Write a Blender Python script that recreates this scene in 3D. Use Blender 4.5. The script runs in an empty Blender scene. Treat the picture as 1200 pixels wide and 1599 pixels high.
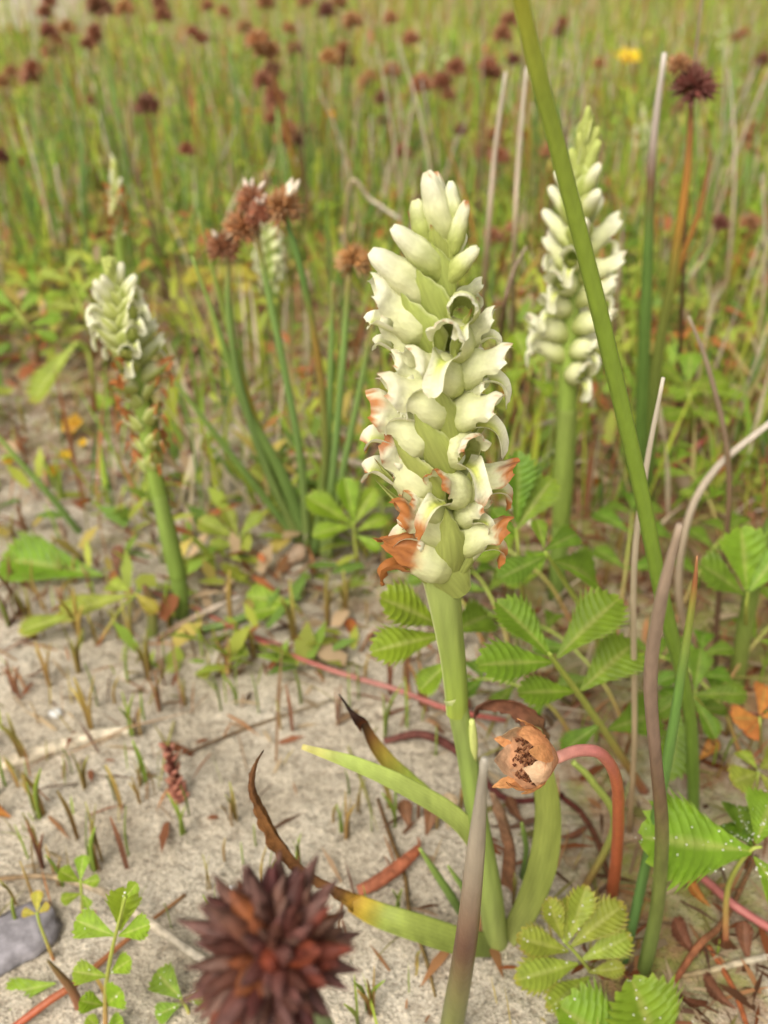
import bpy, math, random
import numpy as np
from mathutils import Vector, Matrix, noise as mnoise

random.seed(7)
rng = np.random.default_rng(7)
S = bpy.context.scene
COL = S.collection
V = Vector

# ------------------------------------------------------------------ camera
FPX = 1400.0                       # focal length in photo pixels (photo 1200 x 1599)
CAM = V((0.0, -0.095, 0.150))
PITCH = math.radians(32.0)
cam_d = bpy.data.cameras.new('camera')
cam = bpy.data.objects.new('camera', cam_d); COL.objects.link(cam)
cam.location = CAM
cam.rotation_euler = (math.pi/2 - PITCH, 0, 0)
cam_d.sensor_fit = 'VERTICAL'; cam_d.sensor_height = 24.0
cam_d.sensor_width = 18.0
cam_d.lens = 24.0*FPX/1599.0
cam_d.clip_start = 0.004; cam_d.clip_end = 400.0
cam_d.dof.use_dof = True
cam_d.dof.focus_distance = 0.108
cam_d.dof.aperture_fstop = cam_d.lens/1.25     # about a 1.2 mm wide opening
S.camera = cam

# ------------------------------------------------------------------ sky, sun, exposure
SUN_EL, SUN_AZ = math.radians(50), math.radians(-148)
w = bpy.data.worlds.new('World'); S.world = w; w.use_nodes = True
nt = w.node_tree; nt.nodes.clear()
sky = nt.nodes.new('ShaderNodeTexSky'); sky.sky_type = 'NISHITA'; sky.sun_disc = False
sky.sun_elevation = SUN_EL; sky.sun_rotation = SUN_AZ
sky.dust_density = 6.0; sky.air_density = 1.0; sky.ozone_density = 1.0
hs = nt.nodes.new('ShaderNodeHueSaturation'); hs.inputs['Saturation'].default_value = 0.22
mx = nt.nodes.new('ShaderNodeMix'); mx.data_type = 'RGBA'; mx.blend_type = 'MULTIPLY'
mx.inputs[0].default_value = 1.0; mx.inputs[7].default_value = (1.04, 1.0, 0.90, 1)
bg = nt.nodes.new('ShaderNodeBackground'); bg.inputs[1].default_value = 0.15
wo = nt.nodes.new('ShaderNodeOutputWorld')
nt.links.new(sky.outputs[0], hs.inputs['Color']); nt.links.new(hs.outputs[0], mx.inputs[6])
nt.links.new(mx.outputs[2], bg.inputs[0]); nt.links.new(bg.outputs[0], wo.inputs[0])
sun_d = bpy.data.lights.new('sun', 'SUN'); sun_d.energy = 1.15; sun_d.angle = math.radians(35)
sun_d.color = (1.0, 0.965, 0.90)
sun = bpy.data.objects.new('sun', sun_d); COL.objects.link(sun)
sdir = V((math.sin(SUN_AZ)*math.cos(SUN_EL), math.cos(SUN_AZ)*math.cos(SUN_EL), math.sin(SUN_EL)))
sun.rotation_euler = sdir.to_track_quat('Z', 'Y').to_euler()
sun.location = (0, 0, 2)
vs = S.view_settings
vs.view_transform = 'Standard'; vs.look = 'None'; vs.gamma = 1.0; vs.exposure = 0.50
vs.use_curve_mapping = False

# ------------------------------------------------------------------ photo pixel -> direction -> place
FW = V((0, math.cos(PITCH), -math.sin(PITCH))); RT = V((1, 0, 0)); UP = V((0, math.sin(PITCH), math.cos(PITCH)))
def ray(x, y): return FW + RT*((x-600.0)/FPX) - UP*((y-799.5)/FPX)
def PY(x, y, Y):                     # on the upright plane world y = Y
    r = ray(x, y); return CAM + r*((Y-CAM.y)/r.y)
def PD(x, y, d): return CAM + ray(x, y)*d
def sm(a, b, x):
    t = min(1.0, max(0.0, (x-a)/(b-a))); return t*t*(3-2*t)
def gz(x, y):
    n = mnoise.noise
    z = 0.0020*n(V((x*22, y*22, 3.1))) + 0.0009*n(V((x*70, y*70, 7.7)))
    far = sm(0.25, 1.5, y)
    z += far*0.018*n(V((x*2.2, y*2.2, 1.3))) + 0.03*max(0.0, y-0.7)*(1 if y < 8 else 8/y)
    return z
def PG(x, y, dz=0.0):                # on the ground
    r = ray(x, y); t = 0.08; step = 0.02
    while t < 60:
        p = CAM + r*t
        if p.z <= gz(p.x, p.y) + dz: break
        t *= 1.02
    lo, hi = t/1.02, t
    for _ in range(14):
        m = (lo+hi)/2; p = CAM + r*m
        if p.z <= gz(p.x, p.y)+dz: hi = m
        else: lo = m
    return CAM + r*hi
def on_ground(x, y): return V((x, y, gz(x, y)))

def c8(r, g, b):                     # display colour -> linear
    f = lambda u: ((u/255+0.055)/1.055)**2.4 if u > 10 else u/255/12.92
    return (f(r), f(g), f(b))
def sc(c, k): return (c[0]*k, c[1]*k, c[2]*k)
def lerp(a, b, t): return tuple(a[i]+(b[i]-a[i])*t for i in range(3))
def ramp(stops):
    def f(t):
        if t <= stops[0][0]: return stops[0][1]
        for (a, ca), (b, cb) in zip(stops, stops[1:]):
            if t <= b: return lerp(ca, cb, (t-a)/(b-a) if b > a else 0)
        return stops[-1][1]
    return f
def tab(stops, t):
    if t <= stops[0][0]: return stops[0][1]
    for (a, ca), (b, cb) in zip(stops, stops[1:]):
        if t <= b:
            k = (t-a)/(b-a); k = k*k*(3-2*k); return ca+(cb-ca)*k
    return stops[-1][1]

# palette (real surface colours, linear)
GREEN   = (0.095, 0.200, 0.022)
GREEN_L = (0.200, 0.330, 0.030)
GREEN_D = (0.045, 0.110, 0.018)
YGREEN  = (0.300, 0.350, 0.035)
YELLOW  = (0.480, 0.370, 0.040)
ORANGE  = (0.480, 0.160, 0.035)
RUST    = (0.200, 0.065, 0.022)
BROWN   = (0.110, 0.050, 0.024)
DKBROWN = (0.040, 0.018, 0.012)
MAROON  = (0.090, 0.022, 0.016)
STRAW   = (0.480, 0.390, 0.260)
GREY    = (0.400, 0.350, 0.300)
CREAM   = (0.750, 0.760, 0.440)
WHITE   = (0.780, 0.770, 0.610)
PGREEN  = (0.450, 0.500, 0.140)
OGREEN  = (0.390, 0.440, 0.110)
PINK    = (0.380, 0.130, 0.110)
RED     = (0.360, 0.070, 0.035)

# ------------------------------------------------------------------ materials
def plant_mat(name, trans=0.3, rough=0.5, nscale=400, namt=0.25, bump=0.0, bscale=900, rnd=0.12, spec=0.3, stretch=None, coords='Object'):
    m = bpy.data.materials.new(name); m.use_nodes = True
    t = m.node_tree; N = t.nodes; L = t.links; N.clear()
    out = N.new('ShaderNodeOutputMaterial')
    at = N.new('ShaderNodeAttribute'); at.attribute_name = 'Col'
    tc = N.new('ShaderNodeTexCoord')
    src = tc.outputs[coords]
    if stretch:
        mp = N.new('ShaderNodeMapping'); mp.inputs['Scale'].default_value = stretch
        L.new(src, mp.inputs[0]); src = mp.outputs[0]
    no = N.new('ShaderNodeTexNoise'); no.inputs['Scale'].default_value = nscale; no.inputs['Detail'].default_value = 4
    L.new(src, no.inputs['Vector'])
    mr = N.new('ShaderNodeMapRange'); mr.inputs['From Min'].default_value = 0.3; mr.inputs['From Max'].default_value = 0.7
    mr.inputs['To Min'].default_value = 1-namt; mr.inputs['To Max'].default_value = 1+namt*0.7
    L.new(no.outputs['Fac'], mr.inputs['Value'])
    oi = N.new('ShaderNodeObjectInfo')
    mr2 = N.new('ShaderNodeMapRange'); mr2.inputs['To Min'].default_value = 1-rnd; mr2.inputs['To Max'].default_value = 1+rnd
    L.new(oi.outputs['Random'], mr2.inputs['Value'])
    hs = N.new('ShaderNodeHueSaturation')
    mr3 = N.new('ShaderNodeMapRange'); mr3.inputs['To Min'].default_value = 0.5-rnd*0.10; mr3.inputs['To Max'].default_value = 0.5+rnd*0.10
    L.new(oi.outputs['Random'], mr3.inputs['Value']); L.new(mr3.outputs[0], hs.inputs['Hue'])
    mu = N.new('ShaderNodeMath'); mu.operation = 'MULTIPLY'
    L.new(mr.outputs[0], mu.inputs[0]); L.new(mr2.outputs[0], mu.inputs[1])
    L.new(mu.outputs[0], hs.inputs['Value']); L.new(at.outputs['Color'], hs.inputs['Color'])
    p = N.new('ShaderNodeBsdfPrincipled'); p.inputs['Roughness'].default_value = rough
    p.inputs['Specular IOR Level'].default_value = spec
    L.new(hs.outputs[0], p.inputs['Base Color'])
    if bump:
        b2 = N.new('ShaderNodeTexNoise'); b2.inputs['Scale'].default_value = bscale; b2.inputs['Detail'].default_value = 3
        L.new(src, b2.inputs['Vector'])
        bp = N.new('ShaderNodeBump'); bp.inputs['Strength'].default_value = bump; bp.inputs['Distance'].default_value = 0.0003 if coords == 'Object' else 0.001
        L.new(b2.outputs['Fac'], bp.inputs['Height']); L.new(bp.outputs[0], p.inputs['Normal'])
    if trans > 0:
        tr = N.new('ShaderNodeBsdfTranslucent')
        L.new(hs.outputs[0], tr.inputs['Color'])
        ms = N.new('ShaderNodeMixShader'); ms.inputs[0].default_value = trans
        L.new(p.outputs[0], ms.inputs[1]); L.new(tr.outputs[0], ms.inputs[2]); L.new(ms.outputs[0], out.inputs[0])
    else:
        L.new(p.outputs[0], out.inputs[0])
    return m
M_STEM   = plant_mat('stem_skin', 0.0, 0.45, 600, 0.12, 0.35, 1500, 0.06, 0.35, (1, 1, 0.15))
M_BLADE  = plant_mat('grass_blade', 0.18, 0.45, 500, 0.22, 0.3, 1500, 0.10, 0.35, (1, 1, 0.12))
M_DRY    = plant_mat('dry_plant', 0.10, 0.8, 700, 0.40, 0.6, 1500, 0.15, 0.15)
M_PETAL  = plant_mat('petal', 0.26, 0.5, 9.0, 0.14, 0.5, 26, 0.03, 0.25, (0.35, 1, 1))
M_BRACT  = plant_mat('bract', 0.28, 0.5, 7.0, 0.16, 0.25, 30, 0.05, 0.3, (0.15, 1.6, 1.6))
M_LEAF   = plant_mat('leaflet', 0.34, 0.5, 5.0, 0.22, 0.35, 24, 0.12, 0.35)
M_HEAD   = plant_mat('seed_head', 0.05, 0.6, 6.0, 0.45, 0.3, 20, 0.18, 0.3)
M_STUFF  = plant_mat('undergrowth', 0.42, 0.6, 60, 0.25, 0.0, 100, 0.0, 0.2)
M_SEPAL  = plant_mat('dry_sepal', 0.25, 0.75, 900, 0.28, 0.6, 2600, 0.05, 0.15)
M_STONE  = plant_mat('stone', 0.0, 0.8, 500, 0.35, 0.7, 900, 0.05, 0.3)
M_SHELL  = plant_mat('shell', 0.0, 0.5, 800, 0.10, 0.3, 900, 0.02, 0.4)

def sand_mat():
    m = bpy.data.materials.new('sand'); m.use_nodes = True
    t = m.node_tree; N = t.nodes; L = t.links; N.clear()
    out = N.new('ShaderNodeOutputMaterial'); p = N.new('ShaderNodeBsdfPrincipled')
    p.inputs['Roughness'].default_value = 0.9; p.inputs['Specular IOR Level'].default_value = 0.2
    tc = N.new('ShaderNodeTexCoord')
    def noise(scale, detail=3, rough=0.5):
        n = N.new('ShaderNodeTexNoise'); n.inputs['Scale'].default_value = scale; n.inputs['Detail'].default_value = detail
        n.inputs['Roughness'].default_value = rough
        L.new(tc.outputs['Object'], n.inputs['Vector']); return n
    def cr(src, stops):
        r = N.new('ShaderNodeValToRGB'); e = r.color_ramp.elements
        e[0].position, e[0].color = stops[0][0], (*stops[0][1], 1)
        e[1].position, e[1].color = stops[-1][0], (*stops[-1][1], 1)
        for pos, c in stops[1:-1]:
            k = e.new(pos); k.color = (*c, 1)
        L.new(src, r.inputs[0]); return r.outputs[0]
    def mix(a, b, fac, mode='MIX'):
        x = N.new('ShaderNodeMix'); x.data_type = 'RGBA'; x.blend_type = mode
        if isinstance(fac, float): x.inputs[0].default_value = fac
        else: L.new(fac, x.inputs[0])
        L.new(a, x.inputs[6]); L.new(b, x.inputs[7]); return x.outputs[2]
    base = cr(noise(45, 4).outputs['Fac'], [(0.3, (0.34, 0.29, 0.22)), (0.5, (0.445, 0.39, 0.31)), (0.7, (0.51, 0.46, 0.38))])
    vo = N.new('ShaderNodeTexVoronoi'); vo.inputs['Scale'].default_value = 2600; L.new(tc.outputs['Object'], vo.inputs['Vector'])
    sep = N.new('ShaderNodeSeparateColor'); L.new(vo.outputs['Color'], sep.inputs[0])
    gr = cr(sep.outputs[0], [(0.0, (0.35, 0.33, 0.32)), (0.12, (0.80, 0.78, 0.76)), (0.6, (1.0, 1.0, 1.0)), (1.0, (1.35, 1.32, 1.28))])
    grain = mix(base, gr, 0.85, 'MULTIPLY')
    clump = cr(noise(420, 4, 0.65).outputs['Fac'], [(0.30, (0.50, 0.46, 0.42)), (0.47, (1, 1, 1)), (0.7, (1.15, 1.14, 1.12))])
    grain = mix(grain, clump, 0.9, 'MULTIPLY')
    # rotting plant bits tint the sand among the plants
    litter = cr(noise(60, 6, 0.7).outputs['Fac'], [(0.3, (0.17, 0.08, 0.04)), (0.45, (0.28, 0.17, 0.085)), (0.56, (0.23, 0.23, 0.06)), (0.66, (0.34, 0.26, 0.13)), (0.78, (0.32, 0.13, 0.055))])
    at = N.new('ShaderNodeAttribute'); at.attribute_name = 'Veg'
    ln = noise(70, 5, 0.7)
    ma = N.new('ShaderNodeMath'); ma.operation = 'ADD'; L.new(at.outputs['Fac'], ma.inputs[0]); L.new(ln.outputs['Fac'], ma.inputs[1])
    mr = N.new('ShaderNodeMapRange'); mr.inputs['From Min'].default_value = 0.72; mr.inputs['From Max'].default_value = 1.05
    L.new(ma.outputs[0], mr.inputs['Value'])
    col = mix(grain, litter, mr.outputs[0])
    L.new(col, p.inputs['Base Color'])
    b1 = N.new('ShaderNodeBump'); b1.inputs['Strength'].default_value = 0.8; b1.inputs['Distance'].default_value = 0.0022
    L.new(noise(420, 4, 0.65).outputs['Fac'], b1.inputs['Height'])
    b2 = N.new('ShaderNodeBump'); b2.inputs['Strength'].default_value = 0.7; b2.inputs['Distance'].default_value = 0.00025
    L.new(vo.outputs['Distance'], b2.inputs['Height']); L.new(b1.outputs[0], b2.inputs['Normal'])
    L.new(b2.outputs[0], p.inputs['Normal']); L.new(p.outputs[0], out.inputs[0])
    return m

# ------------------------------------------------------------------ mesh helpers
class MB:
    def __init__(s): s.v = []; s.f = []; s.c = []
    def mesh(s, name, mat, org=None, smooth=True):
        me = bpy.data.meshes.new(name)
        vv = s.v if org is None else [(p[0]-org[0], p[1]-org[1], p[2]-org[2]) for p in s.v]
        me.from_pydata([tuple(p) for p in vv], [], s.f)
        a = me.color_attributes.new('Col', 'FLOAT_COLOR', 'POINT')
        a.data.foreach_set('color', np.array([(c[0], c[1], c[2], 1.0) for c in s.c], dtype=np.float32).ravel())
        me.materials.append(mat)
        if smooth: me.polygons.foreach_set('use_smooth', [True]*len(me.polygons))
        me.update(); return me
    def build(s, name, mat, parent=None, smooth=True, org=None):
        o = org if org is not None else (parent.location if parent else V((0, 0, 0)))
        ob = bpy.data.objects.new(name, s.mesh(name, mat, o, smooth)); COL.objects.link(ob)
        if parent: ob.parent = parent
        elif org is not None: ob.location = org
        return ob
def thing(name, label, cat, loc, group=None, rotz=0.0):
    o = bpy.data.objects.new(name, None); COL.objects.link(o)
    o.empty_display_size = 0.005; o.location = loc; o.rotation_euler = (0, 0, rotz)
    tag(o, label, cat, group); return o
def tag(o, label, cat, group=None):
    o['label'] = label; o['category'] = cat
    if group: o['group'] = group
    return o
def inst(name, mesh, parent=None, mat4=None):
    o = bpy.data.objects.new(name, mesh); COL.objects.link(o)
    if parent: o.parent = parent
    if mat4 is not None: o.matrix_local = mat4
    return o
def spline(pts, n):
    P = [V(p) for p in pts]
    if len(P) == 2: return [P[0].lerp(P[1], i/(n-1)) for i in range(n)]
    P = [P[0]*2-P[1]] + P + [P[-1]*2-P[-2]]
    seg = len(P)-3; out = []
    for i in range(n):
        u = i/(n-1)*seg; k = min(int(u), seg-1); t = u-k
        a, b, c, d = P[k:k+4]
        out.append(0.5*((2*b)+(c-a)*t+(2*a-5*b+4*c-d)*t*t+(3*b-a-3*c+d)*t**3))
    return out
def vals(vl, n):
    o = []
    for i in range(n):
        u = i/(n-1)*(len(vl)-1); k = min(int(u), len(vl)-2); o.append(vl[k]+(vl[k+1]-vl[k])*(u-k))
    return o
ROUND = [(math.cos(a*math.pi/4), math.sin(a*math.pi/4)) for a in range(8)]
BLADE = [(-1, .30), (-.55, .10), (0, -.02), (.55, .10), (1, .30), (.55, .0), (0, -.16), (-.55, .0)]
BLADE = BLADE[::-1]
def blade_prof(n=15):
    us = [-1+2*i/(n-1) for i in range(n)]
    f = lambda u: .30*abs(u)**1.7-.02
    top = [(u, f(u)+(.018 if i % 2 else -.018)*(abs(u) < .97)) for i, u in enumerate(us)]
    bot = [(u, f(u)-.14*(1-u*u)-.02) for u in us[1:-1]]
    return (top+bot[::-1])[::-1]
BLADE_F = blade_prof()
def prof_round(n): return [(math.cos(2*math.pi*a/n), math.sin(2*math.pi*a/n)) for a in range(n)]
def sweep(mb, pts, rad, col, prof=ROUND, up=None, twist=0.0, ripple=0.0, depth=1.0):
    """sweep a closed profile along points; up = which way the profile's second axis looks"""
    n = len(pts); m = len(prof); b0 = len(mb.v)
    prev = None
    for i in range(n):
        T = (pts[min(i+1, n-1)]-pts[max(i-1, 0)])
        if T.length < 1e-9: T = V((0, 0, 1))
        T.normalize()
        ref = V(up) if up is not None else (prev if prev is not None else (V((0, -1, 0.2)) if abs(T.y) < 0.9 else V((0, 0, 1))))
        s_ = T.cross(ref)
        if s_.length < 1e-6: s_ = T.cross(V((1, 0, 0)))
        s_.normalize(); nr = s_.cross(T)
        if up is None: prev = nr
        t = i/(n-1)
        a = twist*t; ca, sa = math.cos(a), math.sin(a)
        A = s_*ca+nr*sa; B = nr*ca-s_*sa
        c = col(t) if callable(col) else col
        for k, (u, v) in enumerate(prof):
            r = rad[i]*(1+ripple*random.uniform(-1, 1))
            mb.v.append(pts[i]+A*(u*r)+B*(v*r*depth)); mb.c.append(sc(c, 1+.06*(1 if k % 2 else -1)+.05*math.sin(i*1.7+k*2.3)))
    for i in range(n-1):
        for k in range(m):
            a, b = b0+i*m+k, b0+i*m+(k+1) % m
            mb.f.append((a, b, b+m, a+m))
    mb.f.append(tuple(b0+k for k in range(m))[::-1]); mb.f.append(tuple(b0+(n-1)*m+k for k in range(m)))
def frame(B, T, zh, ws=1.0, hs=1.0, org=V((0, 0, 0))):
    X = T-B; L = X.length; X.normalize()
    Z = V(zh)-X*V(zh).dot(X)
    if Z.length < 1e-6: Z = X.orthogonal()
    Z.normalize(); Y = Z.cross(X)
    M = Matrix(((X.x*L, Y.x*L*ws, Z.x*L*hs, B.x-org.x), (X.y*L, Y.y*L*ws, Z.y*L*hs, B.y-org.y), (X.z*L, Y.z*L*ws, Z.z*L*hs, B.z-org.z), (0, 0, 0, 1)))
    return M
def pline(P, default_Y=0.0):         # [(x, y, Ymm)] -> points
    return [PY(p[0], p[1], (p[2] if len(p) > 2 else default_Y)/1000.0) for p in P]
def wid(px, p): return px*((p-CAM).dot(FW))/FPX    # pixels at that place -> metres

# ------------------------------------------------------------------ ground
def build_ground():
    def axis(c, fine, half, far, n_far):
        a = list(np.arange(-half, half+1e-9, fine)); k = (far/half)**(1/n_far); q = half
        ext = []
        for _ in range(n_far): q *= k; ext.append(q)
        return np.array([-e for e in ext[::-1]]+a+ext)+c
    xs = axis(0.0, 0.0011, 0.20, 90, 70); ys = axis(0.13, 0.0011, 0.22, 90, 70)
    nx, ny = len(xs), len(ys)
    vv = []; veg = []
    n = mnoise.noise
    for y in ys:
        for x in xs:
            z = gz(x, y)
            if abs(x) < 0.35 and -0.2 < y < 0.45:
                z += 0.0006*n(V((x*150, y*150, 2.7)))+0.00045*n(V((x*330, y*330, 1.7)))+0.00026*n(V((x*800, y*800, 5.1)))
            vv.append((x, y, z))
            g = sm(0.02, 0.30, y - 0.10*n(V((x*9, y*9, 0.2)))+max(0, x)*0.35-max(0, -x-0.02)*0.25)
            g = 0.62*g - 0.10
            g += 0.52*sm(0.008, 0.045, x)*sm(-0.10, -0.01, y)
            g += 0.30*math.exp(-(((x+0.005)/0.03)**2+((y-0.105)/0.022)**2))
            if y > .8: g -= .5*sm(1.5, 2.2, y)*sm(.28, .38, -x/y)
            veg.append(g+0.12*n(V((x*30, y*30, 9.2))))
    ff = [(j*nx+i, j*nx+i+1, (j+1)*nx+i+1, (j+1)*nx+i) for j in range(ny-1) for i in range(nx-1)]
    me = bpy.data.meshes.new('ground'); me.from_pydata(vv, [], ff)
    a = me.attributes.new('Veg', 'FLOAT', 'POINT'); a.data.foreach_set('value', np.array(veg, dtype=np.float32))
    me.polygons.foreach_set('use_smooth', [True]*len(me.polygons))
    me.materials.append(sand_mat())
    o = bpy.data.objects.new('ground', me); COL.objects.link(o); o['kind'] = 'structure'
build_ground()

# ------------------------------------------------------------------ orchid flower pieces (unit length, x outwards, z roof)
DRY = (0.44, 0.17, 0.05)
def flower_mesh(stage, seed, brown=0.0, green=0.3, arch=0.10, nt_=16, na=15, shrink=.55):
    """hood of a flower: swollen tube, narrow throat, three lobes bending up at the mouth"""
    r_ = random.Random(seed); mb = MB(); nz = mnoise.noise
    op = stage != 'bud'
    rt = [(0, .09), (.12, .135), (.32, .175), (.55, .165), (.75, .125), (.9, .10), (1, .045)] if not op else \
         [(0, .12), (.12, .18), (.28, .225), (.45, .205), (.60, .150), (.74, .150), (.88, .165), (1, .12)]
    ph = [r_.uniform(0, 6) for _ in range(4)]; so = V((seed*1.7, seed*.37, 0))
    for i in range(nt_+1):
        t = i/nt_
        tm = math.pi if not op else (math.pi-(math.pi-1.95)*sm(.38, .60, t)-.55*sm(.62, 1, t))
        for k in range(na+1):
            th = -tm+2*tm*k/na; ed = abs(th)/tm if op else 0
            lobe = (.06*math.cos(3.1*th) if op else .02*math.cos(2*th))
            tt = t*(1+lobe*t**5)+(.03*nz(so+V((th*3, 9, 1)))*sm(.8, 1, t) if op else 0)
            r = tab(rt, t)
            r *= 1-.13*math.exp(-((abs(th)-1.0)/.15)**2)*sm(.12, .45, t)+.09*nz(so+V((math.cos(th)*1.2, math.sin(th)*1.2, t*2.6)))+.045*nz(so+V((math.cos(th)*4, math.sin(th)*4, t*4)))
            z = arch*math.sin(math.pi*t)
            dead = brown*1.3-(1-t)
            if dead > 0: r *= (1-shrink*sm(0, .6, dead))*(1+.35*sm(0, .3, dead)*nz(so+V((th*2.2, t*3, 4)))); z += .10*nz(so+V((t*5, 2, th*.5)))*sm(0, .3, dead)
            fl = 1.0
            if op:
                up = sm(.58, 1.05, tt); z += .19*up**1.4*(1-.5*min(1, brown*1.6)); fl = 1+.25*sm(.66, 1, t)
                r *= 1+.10*nz(so+V((th*1.8, 0, 7)))*sm(.8, 1, t)
                z -= .05*ed**3*sm(.6, .8, t)
            else: z += .10*t**3
            mb.v.append((tt, r*math.sin(th)*fl, z+r*math.cos(th)*(1-.45*sm(.7, 1, t)*(1 if op else 0))))
            c = lerp(PGREEN, CREAM, sm(green-.25, green+.35, t+.10*math.cos(th)))
            c = lerp(c, WHITE, sm(.5, .95, t)*.85*(1 if op else sm(1.2, .3, green)))
            c = lerp(c, PGREEN, .40*math.exp(-(th/.20)**2)*(1-t)+.28*math.exp(-((abs(th)-1.0)/.14)**2)*(1-t)+.16*math.cos(th*7+.6*nz(so+V((t*3, 0, 1))))**6*(1-.6*t))
            b = dead+.16*nz(so+V((th*2, t*4, 3)))*(brown > 0)+.05*nz(so+V((th*9, t*9, 5)))*(brown > 0)
            if op and t > .55: b += .20*brown*sm(.75, 1, ed)
            if op and (t > .93 or ed > .93 and t > .6): b += .26*max(0, nz(so+V((th*5, t*6, 8)))+brown)
            if not op and t > .95: b += .3*max(0, nz(so+V((th*2, 3, 8)))-.1)
            d = lerp(DRY, (0.24, 0.085, 0.03), max(0, nz(so+V((th*6, t*1.5, 2))))*1.4)
            mb.c.append(lerp(c, d, sm(0.0, .22, b)))
    m = na+1
    for i in range(nt_):
        for k in range(na):
            a = i*m+k; mb.f.append((a, a+m, a+m+1, a+1))
    if not op:
        mb.v.append((1.02, 0, .10)); mb.c.append(mb.c[-1]); e = len(mb.v)-1
        for k in range(na): mb.f.append((nt_*m+k, e, nt_*m+k+1))
    return mb.mesh('flower', M_PETAL)
def lip_mesh(seed, brown=0.0, drop=1.0, out=0.0, tilt=0.0):
    r_ = random.Random(seed); mb = MB(); nz = mnoise.noise; so = V((seed*.7, seed*1.3, 0)); n = 17
    path = spline([(.30, 0, -.10), (.46, 0, -.125), (.60, 0, -.13), (.69+out*.3-.04*tilt*drop, 0, -.14-.06*drop), (.72+out*.8-.20*tilt*drop, 0, -.14-.20*drop), (.72+out-.38*tilt*drop, 0, -.14-.36*drop)], n)
    W = vals([.10, .13, .145, .14, .12, .095, .085, .10, .115, .08], n); nv = 8
    for i, p in enumerate(path):
        t = i/(n-1)
        T = (path[min(n-1, i+1)]-path[max(0, i-1)]).normalized(); nr = V((-T.z, 0, T.x))
        dead = sm(0, .3, brown*1.5-(1-t))
        for k in range(nv+1):
            v = -1+2*k/nv
            wv = W[i]*(1+.18*nz(so+V((t*6, v*2, 0)))*sm(.5, 1, t))*(1-.5*dead)
            q = p+V((0, v*wv, 0))+nr*(.10*abs(v)**1.6*(1-.6*sm(.6, 1, t))+.05*dead*nz(so+V((t*7, v*3, 2))))+T*(.07*nz(so+V((v*4, 1, 1)))*sm(.85, 1, t)-.05*abs(v)**2*sm(.8, 1, t))
            mb.v.append(q)
            c = lerp(WHITE, (0.62, 0.66, 0.16), math.exp(-(v/.55)**2)*(1-.8*sm(.5, .9, t)))
            c = lerp(c, (0.34, 0.42, 0.08), .5*math.exp(-((abs(v)-.22)/.09)**2)*(1-sm(.5, .8, t)))
            b = brown*1.5-(1-t)+.2*r_.random()*brown+(.10*max(0, nz(so+V((t*9, v*5, 4)))) if abs(v) > .8 else 0)
            mb.c.append(lerp(c, DRY, sm(0, .25, b)))
    m = nv+1
    for i in range(n-1):
        for k in range(nv):
            a = i*m+k; mb.f.append((a, a+1, a+m+1, a+m))
    return mb.mesh('lip', M_PETAL)
def bract_mesh(seed, brown=0.0, bend=0.0, green=None):
    r_ = random.Random(seed); mb = MB(); g0 = green or OGREEN
    nu, nv = 14, 10
    for i in range(nu+1):
        u = i/nu
        wv = tab([(0, .62), (.25, 1.0), (.5, .90), (.72, .54), (.90, .17), (1, .015)], u)*.5
        for k in range(nv+1):
            v = -1+2*k/nv
            a = v*1.5
            mb.v.append((u+.015*r_.uniform(-1, 1)*(abs(v) > .9), wv*math.sin(a), wv*(1-math.cos(a))*.85+bend*math.sin(math.pi*u)+.10*u*u-.005*math.cos(v*14)))
            c = lerp(g0, PGREEN, .55*u+.25*abs(v)**3)
            c = lerp(c, sc(g0, .82), .22*(.5+.5*math.cos(v*17))+.25*math.exp(-(v/.10)**2)*(1-u))
            if abs(v) > .95: c = lerp(c, CREAM, .5)
            c = lerp(c, (0.36, 0.15, 0.05), sm(1-brown*.35, 1.02, u+.05*r_.random()) if brown else 0)
            mb.c.append(c)
    m = nv+1
    for i in range(nu):
        for k in range(nv):
            a = i*m+k; mb.f.append((a, a+m, a+m+1, a+1))
    return mb.mesh('bract', M_BRACT)

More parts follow.
